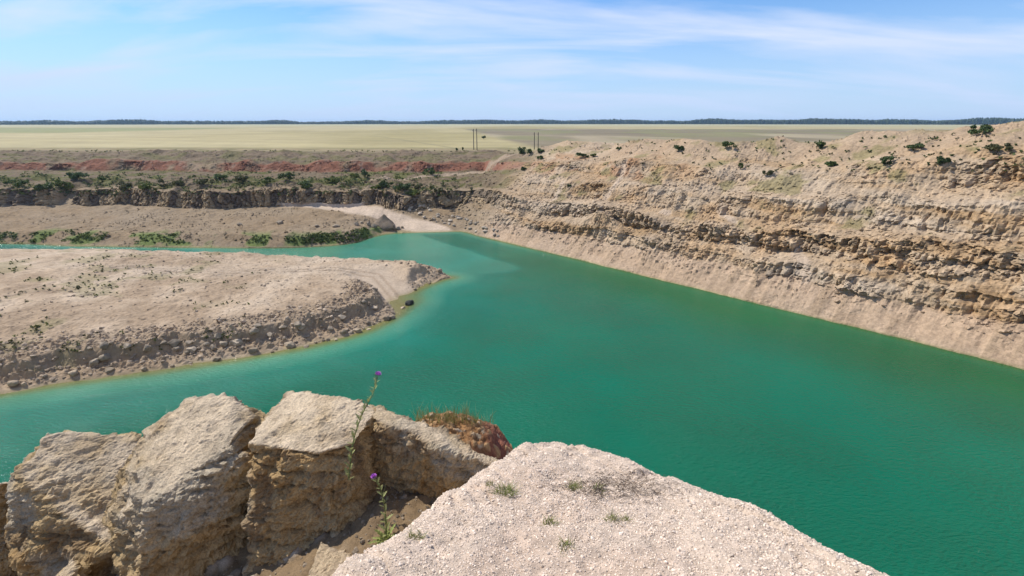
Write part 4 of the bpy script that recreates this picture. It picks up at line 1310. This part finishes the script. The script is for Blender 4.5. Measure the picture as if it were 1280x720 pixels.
g = np.random.default_rng(141)
nt_ = 15000
tha = np.radians(g.uniform(-66, 70, nt_)); rd_ = g.uniform(4100, 4700, nt_)
tree_h = 19 + 9 * g.random(nt_) + 9 * fbm(np.degrees(tha), 0 * tha, 0 * tha, 3, 5, 142) + 5 * np.clip(np.degrees(tha) / 20, -0.4, 1.2)
Pt = np.stack([np.sin(tha) * rd_, np.cos(tha) * rd_, 20 + 2.6 + 0 * tha], 1)
V = ICO_V[None] * (1 + g.uniform(-.25, .25, (nt_, 12))[..., None]) * np.stack([6 + 5 * g.random(nt_), 6 + 5 * g.random(nt_), tree_h * .55], 1)[:, None, :] + (Pt + np.stack([0 * tha, 0 * tha, tree_h * .48], 1))[:, None, :]
F = (ICO_F[None] + (np.arange(nt_) * 12)[:, None, None]).reshape(-1, 3)
Cc = np.repeat(np.array([0.035, 0.055, 0.025])[None] * g.uniform(0.7, 1.3, (nt_, 1)), 12, 0)
o = mesh_np('far_woods', V.reshape(-1, 3), F, M_FOLIAGE, Cc)
tag(o, 'dark belt of woodland along the whole horizon beyond the fields', 'woodland', kind='stuff')
for i, (px, py, wp, hp_, lab) in enumerate(((605, 174, 4.5, 5, 'single dark tree standing in the wheat right of the left poles'), (571, 188.5, 3, 4, 'low tree in the weeds at the wheat margin left of the poles'), (579, 188.5, 2.2, 4.5, 'small thin tree at the wheat margin just left of the poles'))):
    d = ray(px, py); p = CAM + d * (-14.9 / d[2]); dep = np.linalg.norm(p - CAM)
    w, h = wp * dep / FPX, hp_ * dep / FPX
    root = empty('tree', p); tag(root, lab, 'tree')
    V, F, Cc = crown_mesh(4000 + i, w * 1.1, h, 500, 0.07 * h + .1, *GREENS['dark'], blobs=8, trunk=h * .2)
    mesh_np('crown', V, F, M_FOLIAGE, Cc, parent=root)
    v, f = tube([(0, 0, -0.2), (0.05, 0, h * .3), (0, 0, h * .7)], 0.03 * h, 0.05, 6)
    mesh_np('trunk', v, f, M_BARK, parent=root)


# ------------------------------------------------------------------ power poles
def pole(px, py, hpx, lab, rz):
    d = ray(px, py); p = CAM + d * (-15.0 / d[2])
    dep = p[1] * CP + 15 * SP
    h = hpx * dep / FPX
    root = empty('utility_pole', p, rz)
    tag(root, lab, 'utility pole', 'utility poles along the field margin')
    v, f = tube([(0, 0, -0.5), (0, 0, h * .5), (0, 0, h)], 0.24, 0.17, 10)
    mesh_np('pole', v, f, M_POLE, parent=root, smooth=True)
    bm = bmesh.new(); bmesh.ops.create_cube(bm, size=1)
    for q_ in bm.verts: q_.co = (q_.co.x * 2.0, q_.co.y * 0.16 + 0.26, q_.co.z * 0.18 + h - 0.9)
    bmesh.ops.bevel(bm, geom=list(bm.edges), offset=0.015, segments=1, affect='EDGES')
    me = bpy.data.meshes.new('crossarm'); bm.to_mesh(me); bm.free(); me.materials.append(M_POLE)
    link(bpy.data.objects.new('crossarm', me), root)
    for x in (-0.85, 0.0, 0.85):
        prof = [(0.03, 0), (0.03, .10), (.07, .11), (.08, .16), (.05, .18), (.07, .22), (.04, .28), (0.005, .30)]
        V = []; F = []
        for i, (r, z) in enumerate(prof):
            for k in range(8):
                V.append((x + r * math.cos(k * math.pi / 4), 0.26 + r * math.sin(k * math.pi / 4), h - 0.81 + z) if x else (r * math.cos(k * math.pi / 4), r * math.sin(k * math.pi / 4), h + z - .01))
        for i in range(len(prof) - 1):
            for k in range(8):
                F.append((i * 8 + k, i * 8 + (k + 1) % 8, (i + 1) * 8 + (k + 1) % 8, (i + 1) * 8 + k))
        mesh_np('insulator', V, F, M_PORCELAIN, parent=root, smooth=True)


pole(592.3, 187.5, 25, 'left pole of the pair in front of the wheat', 1.1)
pole(596.3, 187.5, 25.5, 'right pole of the pair in front of the wheat, the tallest of all', 1.1)
pole(667.8, 187.0, 20.5, 'left pole of the pair by the rim shrubs and the pale heap', 1.1)
pole(672.6, 187.0, 20.5, 'right pole of the pair by the rim shrubs, nearest the pale heap', 1.1)

# ------------------------------------------------------------------ haze
HAZE = 0.00006
if HAZE:
    bm = bmesh.new(); bmesh.ops.create_cube(bm, size=1)
    for q_ in bm.verts: q_.co = (q_.co.x * 19000, q_.co.y * 19000 + 0, (q_.co.z + 0.5) * 82 - 13.5)
    me = bpy.data.meshes.new('haze'); bm.to_mesh(me); bm.free()
    m = bpy.data.materials.new('haze'); m.use_nodes = True
    nt = m.node_tree
    for n in list(nt.nodes): nt.nodes.remove(n)
    out = nt.nodes.new('ShaderNodeOutputMaterial'); v = nt.nodes.new('ShaderNodeVolumePrincipled')
    v.inputs['Color'].default_value = (0.5, 0.75, 1.0, 1); v.inputs['Density'].default_value = HAZE; v.inputs['Anisotropy'].default_value = 0.2
    nt.links.new(v.outputs[0], out.inputs['Volume'])
    me.materials.append(m)
    o = link(bpy.data.objects.new('haze', me))
    tag(o, 'thin bluish summer haze over the distant fields', 'haze', kind='stuff')

# ------------------------------------------------------------------ light
SUN_EL = math.radians(51)
to_sun = Vector((-0.82, 0.40, 0)).normalized() * math.cos(SUN_EL) + Vector((0, 0, math.sin(SUN_EL)))
sl = bpy.data.lights.new('sun', 'SUN'); sl.energy = 4.6; sl.angle = math.radians(0.55); sl.color = (1.0, 0.945, 0.86)
so = link(bpy.data.objects.new('sun', sl)); so.location = (0, 0, 60)
so.rotation_mode = 'QUATERNION'; so.rotation_quaternion = Vector((0, 0, 1)).rotation_difference(to_sun)

w = bpy.data.worlds.new('World'); scene.world = w; w.use_nodes = True
nt = w.node_tree
for n in list(nt.nodes): nt.nodes.remove(n)
out = nt.nodes.new('ShaderNodeOutputWorld'); bg = nt.nodes.new('ShaderNodeBackground')
sky = nt.nodes.new('ShaderNodeTexSky'); sky.sky_type = 'NISHITA'; sky.sun_disc = False
sky.sun_elevation = SUN_EL; sky.sun_rotation = math.atan2(to_sun.x, to_sun.y)
sky.altitude = 0; sky.air_density = 1.0; sky.dust_density = 0.15; sky.ozone_density = 2.5
tc = nt.nodes.new('ShaderNodeTexCoord')
sx = nt.nodes.new('ShaderNodeSeparateXYZ'); nt.links.new(tc.outputs['Generated'], sx.inputs[0])
zz = N(nt, 'ShaderNodeMath', operation='ADD'); nt.links.new(sx.outputs[2], zz.inputs[0]); zz.inputs[1].default_value = 0.16
du = N(nt, 'ShaderNodeMath', operation='DIVIDE'); nt.links.new(sx.outputs[0], du.inputs[0]); nt.links.new(zz.outputs[0], du.inputs[1])
dv = N(nt, 'ShaderNodeMath', operation='DIVIDE'); nt.links.new(sx.outputs[1], dv.inputs[0]); nt.links.new(zz.outputs[0], dv.inputs[1])
cx = nt.nodes.new('ShaderNodeCombineXYZ'); nt.links.new(du.outputs[0], cx.inputs[0]); nt.links.new(dv.outputs[0], cx.inputs[1])
mp = nt.nodes.new('ShaderNodeMapping'); nt.links.new(cx.outputs[0], mp.inputs[0])
mp.inputs['Rotation'].default_value = (0, 0, math.radians(-12)); mp.inputs['Scale'].default_value = (0.55, 1.5, 1.0); mp.inputs['Location'].default_value = (1.3, 0.4, 0)
cn = nt.nodes.new('ShaderNodeTexNoise'); nt.links.new(mp.outputs[0], cn.inputs['Vector'])
cn.inputs['Scale'].default_value = 1.0; cn.inputs['Detail'].default_value = 7; cn.inputs['Roughness'].default_value = 0.52; cn.inputs['Distortion'].default_value = 0.5
cf = mapr(nt, cn.outputs[0], 0.44, 0.66, 0.0, 0.85)
sc_ = N(nt, 'ShaderNodeVectorMath', operation='MULTIPLY'); nt.links.new(sky.outputs[0], sc_.inputs[0]); sc_.inputs[1].default_value = (0.66, 0.95, 1.28)
mx_ = nt.nodes.new('ShaderNodeMix'); mx_.data_type = 'RGBA'
nt.links.new(cf, mx_.inputs[0]); nt.links.new(sc_.outputs[0], mx_.inputs[6]); mx_.inputs[7].default_value = (6.8, 7.2, 8.6, 1)
hz_ = nt.nodes.new('ShaderNodeMix'); hz_.data_type = 'RGBA'
hf = mapr(nt, sx.outputs[2], 0.0, 0.20, 0.92, 0.0)
nt.links.new(hf, hz_.inputs[0]); nt.links.new(mx_.outputs[2], hz_.inputs[6]); hz_.inputs[7].default_value = (4.3, 5.6, 7.9, 1)
nt.links.new(hz_.outputs[2], bg.inputs[0]); bg.inputs[1].default_value = 0.105
nt.links.new(bg.outputs[0], out.inputs[0])

scene.view_settings.view_transform = 'Standard'
scene.view_settings.look = 'None'
scene.view_settings.exposure = 0.25
scene.view_settings.gamma = 1.0
scene.view_settings.use_curve_mapping = False
scene.cycles.max_bounces = 6
scene.cycles.volume_bounces = 0
